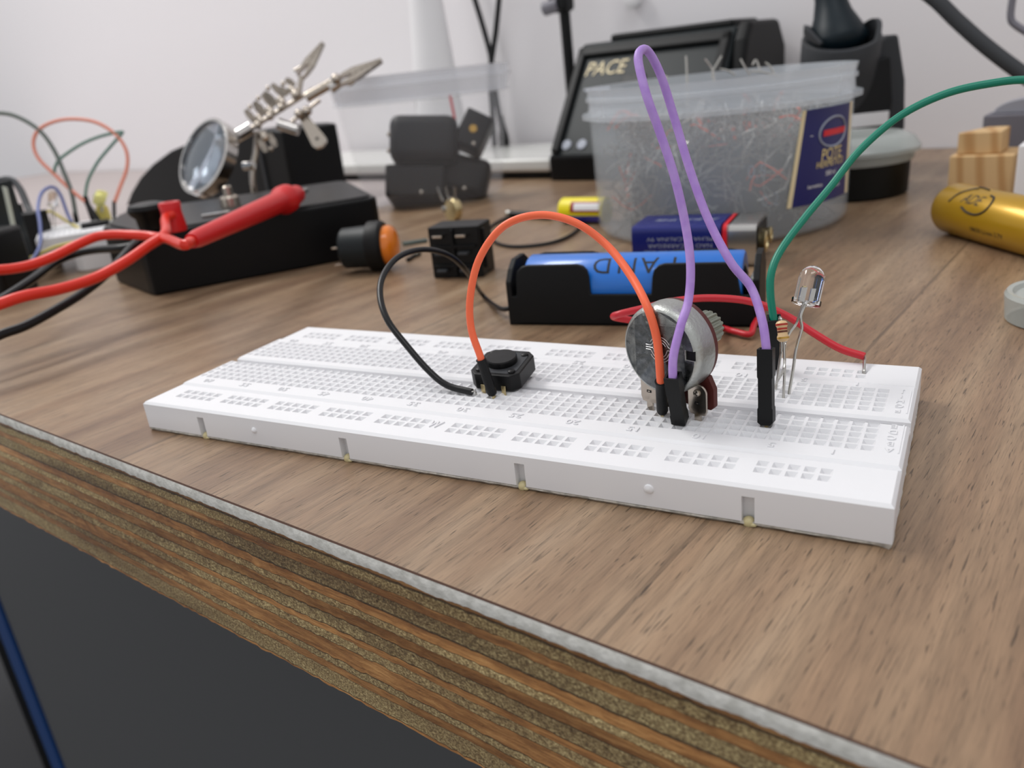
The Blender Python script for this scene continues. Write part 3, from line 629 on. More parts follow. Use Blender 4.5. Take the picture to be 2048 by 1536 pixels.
# leads of the holder
lp = thing('power_lead', hp(HL, 3, 4), 'red insulated lead from the battery holder to the rear power rail', 'wire')
MB().use('red').tube([hp(HL + .3, 6, 3)] + [wz(1509, 648, 2), wz(1500, 668, 1.5), wz(1470, 663, 1.5), wz(1440, 655, 2), wd(1400, 650, 205), wd(1330, 652, 203), wd(1260, 640, 200), wd(1228, 634, 197), wd(1240, 628, 194), wd(1290, 616, 193), wd(1350, 602, 192), wd(1420, 596, 191), wd(1500, 603, 188), wd(1570, 630, 185), wd(1630, 668, 181), wd(1680, 697, 178), wd(1729, 713, 175.5)], .85, 12, 8).build('insulation', lp)
MB().use('steel').tube([wd(1726, 712, 175.6), wd(1729, 716, 175.4), wz(1728, 741, H), wz(1728, 741, H) - Z * 2.5], .33, 8, 5).build('bare_end', lp)
lp = thing('power_lead', hp(0, 3, 4), 'black insulated lead looping from the battery holder to the push button', 'wire')
eB = wz(944, 784, H + .7)
MB().use('black_wire').tube([hp(-.2, 6, 4), wz(1000, 617, 2.5), wz(965, 590, 1.5), wd(935, 545, 247), wd(900, 512, 232), wd(850, 499, 222), wd(800, 512, 212), wd(768, 548, 204), wd(760, 590, 198), wd(775, 640, 193), wd(815, 693, 190), wd(858, 742, 187), wd(895, 771, 185), eB], .78, 12, 8).build('insulation', lp)
m_ = MB().use('steel')
for k in (-1, 0, 1): m_.tube([eB - RT * .3 + Z * .12 * k, eB + RT * (.7 + .1 * k) + Z * (.15 - .1 * k), wz(952 + k, 790, H), wz(952 + k, 790, H) - Z * 1.5], .12, 6, 5)
m_.build('bare_end', lp)

# ------------------------------------------------------------------ nine volt battery
na = V((-103.2, 167.5, 0)); nb = V((-58.6, 170.5, 0)); nt_ = (nb - na).normalized(); nn = V((-nt_.y, nt_.x, 0)); nh = 15.0; nd = 24.0
npt = lambda s, d, z: na + nt_ * s + nn * d + Z * z
nv = thing('battery', npt(23, 12, 0), 'navy blue rectangular nine volt battery with a silver end lying on its side', 'battery')
m_ = MB().use('navy'); NL = (nb - na).length; q = NL * .725
def rr(n, r=2.2, w=nd, h=nh): return [(r - r * math.cos(math.radians(a)), r - r * math.sin(math.radians(a))) for a in (90, 60, 30, 0)][::1] + [(r - r * math.cos(math.radians(a)), h - r + r * math.sin(math.radians(a))) for a in (0, 30, 60, 90)] + [(w - r + r * math.sin(math.radians(a)), h - r + r * math.cos(math.radians(a))) for a in (0, 30, 60, 90)] + [(w - r + r * math.cos(math.radians(a)), r - r * math.sin(math.radians(a))) for a in (0, 30, 60, 90)]
MB().use('navy').prism(rr(0), lambda a, b, h: npt(h, a, b), 0, q).build('sleeve', nv, smooth=40)
MB().use('chrome').prism(rr(0), lambda a, b, h: npt(h, a, b), q + 2.2, NL).build('silver_end', nv, smooth=40)
MB().use('bandred2').prism(rr(0), lambda a, b, h: npt(h + (b / nh) * .8, a, b), q, q + 2.2).build('red_stripe', nv, smooth=40)
for d, r in ((7.2, 4.0), (18.5, 3.0)):
    MB().use('copper').lathe(npt(NL, d, nh / 2), nt_, [(0, r * .8), (.6, r * .8), (2.4, r), (2.7, r * .9), (2.7, r * .6), (1.4, r * .55)], 20).build('terminal', nv)
MB().use('black').box(npt(NL - .05, 1.5, 1.5), nt_ * .5, nn * (nd - 3), Z * (nh - 3)).build('terminal_plate', nv, smooth=None, bevel=.2)
m_ = MB().use('inkgrey'); front = lambda cs, cz: (lambda x, y, h: npt(cs - x, -.03 - max(h, 0), cz - y))
for k, (tx, cz) in enumerate((('PILHA ALCALINA 9V', 10.4), ('NAO RECARREGAR', 8.0), ('NON RECHARGEABLE', 5.6))):
    m_.text(tx, 2.0, front(q * .55, cz), .02, xs=1.35)
top = lambda cs, cd: (lambda x, y, h: npt(cs - x, cd - y, nh + .03 + max(h, 0)))
m_.text('ALKALINE', 5.2, top(q * .55, 12), .02, xs=1.0)
m_.build('printed_text', nv, smooth=None)

# ------------------------------------------------------------------ tubs
def tub(name, c, rb, rt_, h, label, mt, mr, lip=3.2, nrim=2, yaw=0.0):
    t = thing(name, c, label, 'tub'); N = 72; c = V(c)
    MB().use(mt).lathe(c, Z, [(0.3, .01), (0.3, rb - 5), (1.6, rb - 1.6), (4, rb), (h * .8, rb + (rt_ - rb) * .8), (h * .8, rb + (rt_ - rb) * .8 - 1.0), (4.3, rb - 1.0), (1.8, rb - 3.0), (1.0, rb - 6), (1.0, .01)], N).build('tub_wall', t, smooth=40)
    z0 = h * .8; ra = rb + (rt_ - rb) * .8
    MB().use(mr).lathe(c, Z, [(z0, ra - 1), (z0, ra), (z0 + .2, ra + lip), (z0 + 1.9, ra + lip), (z0 + 2.1, ra + .6), (h * .91, rt_ - .2), (h * .915, rt_ + .9), (h * .94, rt_ + .9), (h * .945, rt_), (h, rt_ + .9), (h, rt_ - .2), (z0 + 2, ra - .6)], N, closed=True).build('rim', t, smooth=30)
    return t
TC = V((-92.8, 249.5, 0)); TR0, TR1, TH = 53.2, 54.6, 62.3
bt_ = tub('plastic_tub', TC, TR0, TR1, TH, 'large frosted plastic tub with a navy label full of clipped leads', 'tub', 'tubrim')
# label following the wall
def onwall(px, py, off=.25):   # where a pixel ray meets the tub wall
    d = ray(px, py); lo = None
    for k in range(2600):
        p = CAM + d * (250 + k * .08); r = TR0 + (TR1 - TR0) * max(p.z, 0) / TH + off
        if (p.xy - TC.xy).length <= r: return p
    return p
def tubang(p): return math.atan2(p.y - TC.y, p.x - TC.x)
cs = [onwall(1613, 217), onwall(1690, 210), onwall(1688, 395), onwall(1583, 407)]
aL0, aR0, aR1, aL1 = [tubang(p) for p in cs]; zT, zB = (cs[0].z + cs[1].z) / 2, (cs[2].z + cs[3].z) / 2
aR0 = aR1 = max(aR0, aR1)
def lab(u, v, off=.35):       # u 0..1 left-right, v 0..1 bottom-top
    a = (aL1 + (aL0 - aL1) * v) * (1 - u) + (aR1 + (aR0 - aR1) * v) * u; z = zB + (zT - zB) * v; r = TR0 + (TR1 - TR0) * z / TH + off
    return V((TC.x + r * math.cos(a), TC.y + r * math.sin(a), z))
def patch(mb, u0, u1, v0, v1, off): 
    n, k = 12, 6; mb.add([lab(u0 + (u1 - u0) * i / n, v0 + (v1 - v0) * j / k, off) for j in range(k + 1) for i in range(n + 1)], [(j * (n + 1) + i, j * (n + 1) + i + 1, (j + 1) * (n + 1) + i + 1, (j + 1) * (n + 1) + i) for j in range(k) for i in range(n)])
mb = MB().use('navy2'); patch(mb, 0, 1, 0, 1, .35); mb.use('cream'); patch(mb, -.06, 0, 0, 1, .33); patch(mb, 1, 1.12, 0, 1, .33)
lo_ = mb.build('label', bt_, smooth=60); lo_['label'] = 'navy blue printed label with a ring emblem'
LWm = abs(aR1 - aL1) * TR1; LHm = zT - zB
def ltext(mb, s_, size, u, v, xs=1.0): mb.text(s_, size, lambda x, y, h: lab(u + x / LWm, v + y / LHm, .5 + max(h, 0)), .03, xs=xs, fine=1.5)
mb = MB().use('inkgrey'); ring_ = []
for k in range(49):
    a = 2 * math.pi * k / 48; ring_.append(lab(.56 + math.cos(a) * .29, .735 + math.sin(a) * .155, .45))
mb.tube(ring_, .42, 6, 1); mb.use('white'); mb.add([lab(.1, .73, .5), lab(.42, .70, .5), lab(.5, .75, .5)], [(0, 1, 2)])
mb.use('bandred2'); patch(mb, .34, .84, .70, .765, .55)
mb.use('goldprint'); ltext(mb, 'POTE', 6.2, .56, .50, 1.0); ltext(mb, 'HERMÉTICO', 3.6, .56, .405, 1.0)
mb.use('white'); ltext(mb, '500 ml', 2.6, .56, .30); ltext(mb, 'hermético', 2.0, .3, .19); ltext(mb, 'tampa', 2.0, .72, .15)
mb.build('label_print', lo_, smooth=None)
mb = MB().use('inkgrey')
for tx, px, py in (("0,5", 1518, 345), ("0,2", 1545, 402)):
    p0 = onwall(px, py); a0 = tubang(p0)
    mb.text(tx, 7.0, lambda x, y, h, a0=a0, z0=p0.z: V((TC.x + (TR1 - 2.6) * math.cos(a0 + x / 60), TC.y + (TR1 - 2.6) * math.sin(a0 + x / 60), z0 + y)), .05)
mb.build('volume_marks', bt_, smooth=None)['label'] = 'faint moulded volume marks'
# clipped leads
mb = MB().use('clip'); rg = random.Random(11)
for k in range(1500):
    a = rg.uniform(0, 2 * math.pi); r = (TR0 - 8) * math.sqrt(rg.random()); z = 3 + 44 * rg.random() ** .8; c = V((TC.x + r * math.cos(a), TC.y + r * math.sin(a), z))
    d = V((rg.gauss(0, 1), rg.gauss(0, 1), rg.gauss(0, .8))).normalized(); L_ = rg.uniform(8, 22); b_ = V((rg.gauss(0, 1), rg.gauss(0, 1), rg.gauss(0, 1))) * L_ * .22
    ps = [c - d * L_ / 2, c + b_, c + d * L_ / 2]
    for p in ps:
        q = V((p.x - TC.x, p.y - TC.y, 0)); mr_ = TR0 - 3.5
        if q.length > mr_: p.x, p.y = TC.x + q.x * mr_ / q.length, TC.y + q.y * mr_ / q.length
        p.z = min(max(p.z, 2), 52)
    mb.use('clip' if k % 9 else ('orange' if k % 18 else 'steel')); mb.tube(ps, .3, 4, 2)
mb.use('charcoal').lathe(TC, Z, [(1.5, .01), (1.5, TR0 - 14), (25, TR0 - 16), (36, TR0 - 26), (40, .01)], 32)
dT = 372
for pts in ([(1372, 112), (1374, 160), (1376, 260)], [(1410, 118), (1425, 140), (1428, 165)], [(1443, 112), (1425, 145), (1430, 165)], [(1481, 118), (1490, 135), (1500, 150)], [(1505, 130), (1512, 120), (1520, 140)], [(1322, 170), (1333, 152), (1325, 175)], [(1440, 138), (1458, 142), (1470, 150)], [(1530, 125), (1540, 132), (1550, 150)], [(1500, 142), (1530, 145), (1560, 155)]):
    mb.use('steel').tube([wd(x, y, dT) for x, y in pts], .42, 5, 4)
tag(mb.build('lead_clippings', smooth=40), 'tangle of clipped component leads heaped in the frosted tub', 'clippings', kind='stuff')
# rear tub
T2 = V((-300, 334, 0))
tub('plastic_tub', T2, 44.5, 55.5, 78, 'clear plastic tub holding black power adapters behind the orange push button', 'tubclear', 'tubclear2', lip=1.4)
def adapter(c, sx, sy, sz, fx, fz, label, pins=0, dot=False, r=3):
    fx = fx.normalized(); fz = (fz - fx * fz.dot(fx)).normalized(); fy = fz.cross(fx)
    t = thing('power_adapter', c - Z * sz / 2, label, 'power adapter', 'black adapters in the clear tub')
    MB().use('darkcloth').cbox(c, sx, sy, sz, fx, fy, fz).build('adapter_body', t, smooth=40, bevel=r, seg=3)
    if dot: MB().use('bandgold').lathe(c - fy * (sy / 2), -fy, [(0, 2.4), (.3, 2.3)], 14).build('yellow_dot', t)
    for k in range(pins): MB().use('nickel').lathe(c - fx * (sx / 2) + fz * (-5 + 10 * k), -fx, [(0, 1.6), (2.2, 1.5), (2.6, 1)], 12).build('plug_pin', t)
    if not pins: MB().use('nickel').lathe(c + fx * 4 - fz * (sz / 2 - 3) - fy * (sy / 2), -fy, [(0, 1.4), (.8, 1.0)], 12).build('screw', t)
VX = V((RT.x, RT.y, 0)).normalized()
adapter(wd(850, 285, 505), 41, 28, 28, RT, UP, 'largest black power adapter, uppermost in the clear tub', pins=2, r=6)
adapter(wd(948, 268, 508), 17, 22, 22, RT * .9 - UP * .42, UP, 'small black power adapter tilted at the right of the clear tub', dot=True, r=1.5)
adapter(wd(835, 372, 512), 36, 30, 20, RT, UP, 'black power adapter at the bottom left of the clear tub', r=2)
adapter(wd(925, 355, 520), 34, 26, 24, RT * .9 - UP * .2, UP, 'black power adapter at the bottom right of the clear tub', r=5)
one('adapter_cable', MB().use('red').tube([wd(900, 190, 508), wd(905, 215, 508), wd(912, 250, 508)], .8, 8, 4), 'short dark red cable end standing up in the clear tub', 'cable')

# ------------------------------------------------------------------ small switches behind the board
sa, sb = wz(868, 557), wz(985, 550); st_ = (sb - sa); SW = 24.0
st_ = V((0.985, 0.17, 0)).normalized(); sn = V((-st_.y, st_.x, 0)); spt = lambda s, d, z: sa + st_ * s + sn * d + Z * z
sw = thing('rocker_switch', spt(11, 9, 0), 'black square switch body lying with its metal contacts towards the breadboard', 'switch')
m_ = MB().use('black'); m_.box(spt(0, 0, 0), st_ * 21, sn * 14, Z * 20); m_.box(spt(-1.0, 3, 3), st_ * 23, sn * 2, Z * 15.5); m_.build('switch_body', sw, smooth=None, bevel=.5)
m_ = MB().use('black_matte')
for z in (5.5, 13): m_.box(spt(1.5, -1.4, z - 1.0), st_ * 18, sn * 1.5, Z * 1.0)
m_.box(spt(9.8, -1.4, 1), st_ * 1.0, sn * 1.5, Z * 18); m_.build('divider_rib', sw, smooth=None, bevel=.2)
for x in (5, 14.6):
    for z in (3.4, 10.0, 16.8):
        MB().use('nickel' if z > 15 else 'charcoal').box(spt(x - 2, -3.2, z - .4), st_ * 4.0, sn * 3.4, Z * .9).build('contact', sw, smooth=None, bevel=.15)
pc = wz(742, 548); pt = V((0.93, 0.36, 0)).normalized(); pr_ = 10.4; pc = pc + V((pt.y * -1, pt.x, 0)) * 6 + Z * pr_
pbn = thing('panel_push_button', pc - Z * pr_, 'black round panel push button with an amber cap lying on its side', 'push button')
MB().use('olive').lathe(pc - pt * 12.5, pt, [(0, 4), (.3, 7.6), (1.2, 8.4), (11, 8.8), (12.5, 9.2)], 36).use('black_matte').lathe(pc, pt, [(0, 9.6), (0, 10.2), (.4, 10.4), (5.4, 10.4), (6.6, 9.4), (6.6, 7)], 36).build('housing', pbn, smooth=35)
MB().use('orange_lens').lathe(pc + pt * 6.0, pt, [(0, 8.2), (2.6, 8.2), (4.2, 7.4), (5.3, 5.2), (5.8, 2.4), (5.9, .01)], 36).build('amber_cap', pbn, smooth=50)
for k in (-1, 1): MB().use('nickel').cbox(pc - pt * 14.6 + Z * (k * 3.6 - 3), 4.6, 2.4, .6, pt, V((-pt.y, pt.x, 0)), Z).build('contact', pbn, smooth=None, bevel=.1)
# slim clear diode between the two switches
da, db = wd(806, 488, 332), wd(853, 481, 336)
one('signal_diode', MB().use('faded_grey').tube([da, db], 1.0, 10, 1).use('steel').tube([db - RT * .2, db + RT * 2], .3, 6, 1), 'thin grey component lead bridging the amber button and the black switch', 'diode')
one('wire_offcut', MB().use('black').tube([wz(815, 520, .9), wz(828, 512, .9), wz(840, 507, .9)], .8, 8, 3).use('steel').tube([wz(828, 509, 1.6), wz(836, 506, 1.6)], .5, 6, 1), 'short black offcut with a shiny end beside the black switch', 'wire')
one('grommet', MB().use('charcoal').box(wz(640, 525, 0), V((9, 3, 0)), V((-2, 5, 0)), Z * 2), 'small dark flat plastic tab at the foot of the black box', 'plastic tab', smooth=None, bevel=.4)
# trimmer potentiometer with three pins
tc_ = wz(905, 443); tpt = thing('trimmer', tc_, 'small beige trimmer with three bent metal pins behind the black switch', 'trimmer')
MB().use('copper').lathe(tc_ + Z * 6.2, V((-.4, -.9, .1)), [(-3.2, 6.0), (0, 6.2), (.6, 5.6), (.7, .01)], 28).build('trimmer_body', tpt)
MB().use('steel').lathe(tc_ + Z * 7 - RT * 3 - V((-.5, 1.6, 0)), V((-.4, -.9, .1)), [(0, 1.8), (.8, 1.6), (1, .1)], 16).build('adjuster', tpt)
for k in (-1, 0, 1): MB().use('steel').tube([tc_ + Z * 11 + RT * k * 3.6, tc_ + Z * 14 + RT * (k * 3.9 - .8), tc_ + Z * 18.5 + RT * (k * 4.6 - 1.2)], .6, 6, 4).build('pin', tpt)
# fine black lead with a metal tip
m_ = MB().use('black').tube([wz(1022, 428, 1.6), wz(1055, 430, 1.6), wz(1100, 434, 1.6)], 1.9, 10, 4).use('black_wire').tube([wz(1100, 434, 1.2), wz(1150, 440, 1), wz(1158, 456, .9), wz(1120, 480, .9), wz(1060, 492, .9), wz(1005, 490, .9), wz(975, 470, .9), wz(985, 450, .9), wz(1020, 432, 1)], .8, 8, 8)
fl = thing('thin_lead', wz(1060, 460), 'thin black lead with a silver tip curled on the bench behind the orange jumper', 'wire')
m_.build('insulation', fl); MB().use('steel').lathe(wz(1022, 428, 1.8), wz(1010, 426, 1.8) - wz(1022, 428, 1.8), [(0, 1.6), (3, 2.0), (4, 1.0)], 10).build('tip', fl)
# yellow tube
ya, yb = wz(1127, 420, 6.2), wz(1215, 420, 6.2); yd = (yb - ya).normalized()
yt = thing('glue_tube', (ya + yb) / 2 - Z * 6.2, 'yellow and blue cylinder with a red label partly behind the frosted tub', 'tube')
MB().use('yellow').lathe(ya, yd, [(0, 3), (0, 5.8), (.6, 6.1), (24, 6.1), (24, 3)], 32).build('tube_body', yt, smooth=40)
fm = cyl(ya + yd * 0, yd, (Z * .3 - V((-yd.y, yd.x, 0)) * 1).normalized(), 6.15)
def cpatch(mb, f, x0, x1, y0, y1, hh, n=8): mb.add([f(x0 + (x1 - x0) * i / 2, y0 + (y1 - y0) * j / n, hh) for j in range(n + 1) for i in range(3)], [(j * 3 + i, j * 3 + i + 1, (j + 1) * 3 + i + 1, (j + 1) * 3 + i) for j in range(n) for i in range(2)])
mb = MB().use('indigo'); cpatch(mb, fm, .3, 23, 3.6, 8, .05); mb.use('redlabel'); cpatch(mb, fm, 7, 23, -3.6, 1.8, .08); mb.use('white'); cpatch(mb, fm, 9, 23, -2.6, .9, .12); mb.build('sleeve_print', yt, smooth=60)

# ------------------------------------------------------------------ black box and its leads
B0, B1 = V((-295.5, 105, 0)), V((-234.9, 185.8, 0)); bu = (B1 - B0).normalized(); bv = V((-bu.y, bu.x, 0)); BH = 26
bp_ = lambda s, d, z: B0 + bu * s + bv * d + Z * z; BLN = (B1 - B0).length
bx = thing('project_box', bp_(BLN / 2, 40, 0), 'black plastic project box with test leads lying across it', 'electronics box')
FPT = [(-297.5, 106.5), (-293, 105.5), (-233, 184), (-233.5, 188), (-293, 242), (-298, 242), (-372, 161), (-371, 155), (-341, 123.5)]
m_ = MB().use('black_box').prism(FPT, lambda a, b, h: V((a, b, h)), 0, BH); m_.build('box_shell', bx, smooth=None, bevel=1.2, seg=3)
MB().use('black_box').prism([(-298 + (a + 298) * .95, 170 + (b - 170) * .95) for a, b in FPT], lambda a, b, h: V((a, b, h)), BH - .3, BH + .9).build('lid', bx, smooth=None, bevel=.6)
s1 = wz(462, 412, BH + 1); MB().use('nickel').lathe(s1, Z, [(0, 4.6), (4, 4.4), (5, 3.6), (5, 2.2), (9, 2.2), (9.5, 1.6)], 24).build('binding_post', bx)
MB().use('chrome').box(wz(405, 436, BH + 1), bu * 12, bv * 3.5, Z * 1.2).build('metal_tag', bx, smooth=None, bevel=.2)
# plugs at the left end
rpq = wz(352, 462, BH + 1)
rp = thing('banana_plug', rpq, 'red stacking plug upright at the left end of the black box', 'plug')
MB().use('redplug').lathe(rpq, Z, [(0, 3.0), (0, 4.4), (2, 4.6), (7, 4.1), (8, 4.0), (11, 4.3), (11.6, 3.9), (11.6, 2), (10, 1.8)], 24).build('plug_body', rp, smooth=40)
bpq = wz(305, 458, BH + 1)
bpl = thing('banana_plug', bpq, 'black stacking plug with a domed top beside the red plug', 'plug')
MB().use('black').lathe(bpq, Z, [(0, 5.0), (5, 5.6), (6.5, 7.2), (8.5, 8.0), (10.2, 7.4), (11, 4.5), (11.2, .01)], 28).build('plug_body', bpl, smooth=40)
# red probe
pa_, pb_ = wz(383, 482, BH + 6.2), wz(570, 399, BH + 6.2); pd_ = (pb_ - pa_).normalized(); PLN = (pb_ - pa_).length
prb = thing('test_probe', (pa_ + pb_) / 2, 'red multimeter probe resting across the black box with its cable running left', 'test probe')
MB().use('redplug').lathe(pa_, pd_, [(0, 2.4), (4, 3.0), (PLN * .55, 3.9), (PLN - 8, 4.4), (PLN - 5, 4.6), (PLN - 2, 6.0), (PLN + 2.5, 6.0), (PLN + 3, 4.2), (PLN + 14, 4.0), (PLN + 15, 3.0)], 28).build('handle', prb, smooth=40)
MB().use('steel').lathe(pb_ + pd_ * 15, pd_, [(0, 1.3), (12, 1.2), (15, .3)], 12).build('needle', prb)
MB().use('redcable').tube([pa_ + pd_, pa_ - pd_ * 6] + [wd(330, 477, 300), wd(270, 470, 306), wd(205, 471, 306), wd(160, 487, 300), wd(100, 516, 292), wd(45, 534, 285), wd(-20, 541, 278), wd(-90, 540, 270), wd(-160, 560, 262)], 1.75, 14, 8).build('cable', prb)
rc = thing('test_lead', wz(100, 585), 'thick red test lead in the foreground at the left edge plugged into the red plug', 'cable')
MB().use('redcable').tube([rpq + Z * 7 - bv * 3, rpq + Z * 6 - bu * 3 - bv * 7] + [wd(330, 468, 305), wd(296, 492, 298), wd(250, 524, 290), wd(190, 556, 282), wd(120, 578, 272), wd(50, 592, 262), wd(0, 608, 256), wd(-70, 632, 250), wd(-140, 640, 246)], 1.85, 14, 8).build('cable', rc)
def lead(pts, r, mt, label): return one('test_lead', MB().use(mt).tube([wd(*p) for p in pts], r, 12, 8), label, 'cable')
lead([(300, 470, 345), (262, 493, 330), (190, 500, 335), (150, 508, 335), (110, 525, 325), (60, 562, 305), (0, 600, 290), (-60, 630, 280)], 1.6, 'black_wire', 'black test lead crossing under the upper red cable in front of the small breadboard')
lead([(292, 466, 335), (262, 496, 318), (222, 540, 303), (170, 583, 290), (110, 620, 278), (50, 652, 268), (0, 670, 262), (-60, 700, 255)], 1.6, 'black_wire', 'black test lead running below the lower red cable to the left edge')

# ------------------------------------------------------------------ black rounded case
KD = 560.0
kc = wz(440, 392, 0)
def kp(px, py, dd=0): return wp(px, py, bench(-430, 280 + dd), TY)
kl = [(252, 412), (262, 385), (280, 355), (305, 328), (340, 302), (380, 285), (430, 272), (480, 264), (545, 261), (562, 263), (570, 300), (590, 405)]
pts2 = [((kp(x, y) - bench(0, 280)).dot(TX), max(kp(x, y).z, 0)) for x, y in kl]
ks = thing('rounded_case', bench(-530, 300), 'black case with a quarter round left side standing behind the project box', 'equipment case')
MB().use('black_matte').prism([(pts2[0][0], 0)] + pts2[1:-1] + [(pts2[-1][0], 0)], lambda a, b, h: bench(a, 280 + h, b), 0, 48).build('case_body', ks, smooth=30, bevel=1.2)
xe = pts2[-3][0]; MB().use('charcoal').box(bench(xe - 27, 278.5, 2), TX * 2.5, TY * 2, Z * (pts2[-3][1] - 4)).build('corner_edge', ks, smooth=None, bevel=.5)

# ------------------------------------------------------------------ magnifier on a helping hand
HDp = 455.0
hh = thing('helping_hand', wz(440, 402, 0) , 'chrome helping hand stand with a round magnifier and crocodile clips', 'helping hand')
lc = wd(413, 315, HDp); ln = (-FWD + RT * -.72 + UP * .22).normalized()
lu_ = ln.orthogonal(); LR = 21.0
MB().use('lens_dark').lathe(lc, ln, [(-3.2, .01), (-2.9, 7), (-2, 14), (-.3, LR - 1), (.3, LR - 1), (2.0, 14), (2.9, 7), (3.2, .01)], 48).build('magnifying_lens', hh, smooth=60)
MB().use('chromering').lathe(lc, ln, [(-3, LR - 1), (-4.5, LR + .6), (2.2, LR + .8), (2.6, LR - 1)], 56, closed=True).build('lens_rim', hh, smooth=40)
MB().use('chromering').lathe(lc + (RT * 1.0 - UP * .2) * (LR - 3) - ln * 3, (RT - FWD * .2), [(0, 2.3), (6, 2.3), (6.5, 1.6)], 16).build('rim_clamp', hh)
def hp2(x, y, dd=0): return wd(x, y, HDp + dd)
def rod(name, a, b, r, mt='nickel', dd=(0, 0)): MB().use(mt).tube([hp2(*a, dd[0]), hp2(*b, dd[1])], r, 12, 1).build(name, hh, smooth=40)
rod('joint_sleeve', (468, 276), (503, 255), 3.6, 'chromering')
rod('cross_rod', (495, 262), (628, 178), 1.25)
rod('second_rod', (560, 262), (640, 200), 1.0, dd=(5, 5))
def wing(x, y, a, L_, dd=0, name='wing_nut'):
    d = (RT * math.cos(math.radians(a)) + UP * math.sin(math.radians(a))).normalized(); e = (UP * math.cos(math.radians(a)) - RT * math.sin(math.radians(a))); c = hp2(x, y, dd)
    mb = MB().use('nickel'); mb.lathe(c - d * 2, d, [(0, 1.6), (0, 2.2), (4, 2.2), (4, 1.4)], 14)
    for s_ in (-1, 1): mb.prism([(0, -1.4), (L_ * .6, -2.0), (L_, -1.2), (L_, 1.2), (L_ * .6, 2.0), (0, 1.4)], lambda p, q, h: c + d * (p * .95 + h) + e * (s_ * (q + 3.0)) , -.0, .9)
    mb.sphere(c + d * L_, 1.4, 10); mb.build(name, hh, smooth=40, bevel=.2)
for x, y, a, L_ in ((519, 238, 128, 8.5), (540, 222, 132, 9.5), (562, 202, 135, 10), (584, 180, 145, 6), (528, 272, -62, 8)): wing(x, y, a, L_)
for x, y, r in ((516, 250, 2.2), (540, 233, 2.2), (563, 215, 2.3), (592, 190, 2.8), (598, 228, 2.6), (614, 222, 2.8)): MB().use('nickel').sphere(hp2(x, y, -2), r, 14).build('ball_joint', hh)
rod('joint_sleeve', (557, 247), (597, 260), 3.2, 'chromering', (2, 2))
rod('joint_sleeve', (660, 178), (676, 166), 3.0, 'chromering')
def croc(x0, y0, x1, y1, open_, dd=0, mt='nickel', wscale=1.0, lower=True):
    a = hp2(x0, y0, dd); b = hp2(x1, y1, dd); d = (b - a).normalized(); L_ = (b - a).length; e = d.cross(-FWD).normalized(); f = d.cross(e).normalized()
    mb = MB().use(mt)
    for s_ in ((-1, 1) if lower else (1,)):
        h1 = 2.1 * wscale + open_ * s_ * 0
        top = [(0, 1.9 * s_), (L_ * .2, 2.7 * s_ * wscale), (L_ * .42, 2.9 * s_ * wscale), (L_, .6 * s_)]
        n_ = 9; teeth = [(L_ - (L_ * .5) * k / n_, (.05 if k % 2 else .55) * s_) for k in range(n_ + 1)]
        mb.prism(top + teeth, lambda p, q, h: a + d * p + e * q + f * h, -2.0 * wscale, 2.0 * wscale)
    mb.lathe(a + d * L_ * .38 - f * 2.8, f, [(0, 1.0), (5.6, 1.0)], 12)
    mb.build('crocodile_clip', hh, smooth=None, bevel=.2)
croc(600, 155, 647, 86, 1)
croc(674, 166, 764, 121, 1, wscale=1.15)
rod('joint_sleeve', (612, 196), (664, 166), 2.7)
rod('clip_shank', (597, 190), (603, 152), 1.5)
MB().use('nickel').sphere(hp2(672, 158, -3), 2.9, 14).build('ball_joint', hh)
_a, _b = hp2(602, 226, 2), hp2(645, 294, 2); _d = (_b - _a).normalized(); _e = _d.cross(-FWD).normalized(); _L = (_b - _a).length
MB().use('nickel').prism([(0, -2.2), (_L * .5, -3.4), (_L - 3, -4.4), (_L - .8, -3.2), (_L, 0), (_L - .8, 3.2), (_L - 3, 4.4), (_L * .5, 3.4), (0, 2.2)], lambda p, q, h: _a + _d * p + _e * q - FWD * h, -1.4, 1.4).use('black').lathe(_a + _d * (_L - 5) - FWD * 1.4, -FWD, [(0, .9), (.15, .9), (.16, .01)], 12).build('clip_handle', hh, smooth=None, bevel=.7)
rod('tail_lever', (588, 142), (606, 132), .9)
rod('tail_lever', (697, 170), (708, 162), 1.2)
bc0 = hp2(505, 360, 6); bc0 = V((bc0.x, bc0.y, 0))
MB().use('nickel').tube([hp2(515, 262), hp2(512, 300, 4), hp2(505, 360, 6), bc0 + Z * 4], 1.6, 12, 5).build('upright_rod', hh)
bc_ = hp2(505, 360, 6); bc_ = V((bc_.x, bc_.y, 0)); MB().use('black_matte').lathe(bc_, Z, [(0, 20), (3, 20), (6, 15), (8, 5), (9, 2)], 32).build('cast_foot', hh)

# ------------------------------------------------------------------ small breadboard on a white box at the left
q0 = wz(163, 548, 0) + V((-4, 1, 0)); qu = V((0.58, 0.815, 0)).normalized(); qv = V((-qu.y, qu.x, 0))
wbx = thing('white_plastic_box', q0 + qv * 20 + qu * 15, 'small white plastic box under the left breadboard', 'box')
MB().use('white').prism([(0, 4), (4, 0), (60, 0), (60, 30), (0, 30)], lambda a, b, h: q0 + qu * a + qv * b + Z * h, 0, 9.5).build('box_body', wbx, smooth=None, bevel=1)
MB().use('white').prism([(1, 4.5), (4.5, 1), (59, 1), (59, 29), (1, 29)], lambda a, b, h: q0 + qu * a + qv * b + Z * h, 9.3, 10.4).build('lid', wbx, smooth=None, bevel=.4)
qo = q0 - qu * 15 + qv * 3
qp = lambda s, d, z: qo + qu * s + qv * d + Z * (z + 10.4)
b2 = thing('breadboard', qp(30, 27, 0), 'smaller white breadboard crowded with wires at the left edge behind the red cables', 'breadboard')
mb = MB().use('white_plastic')
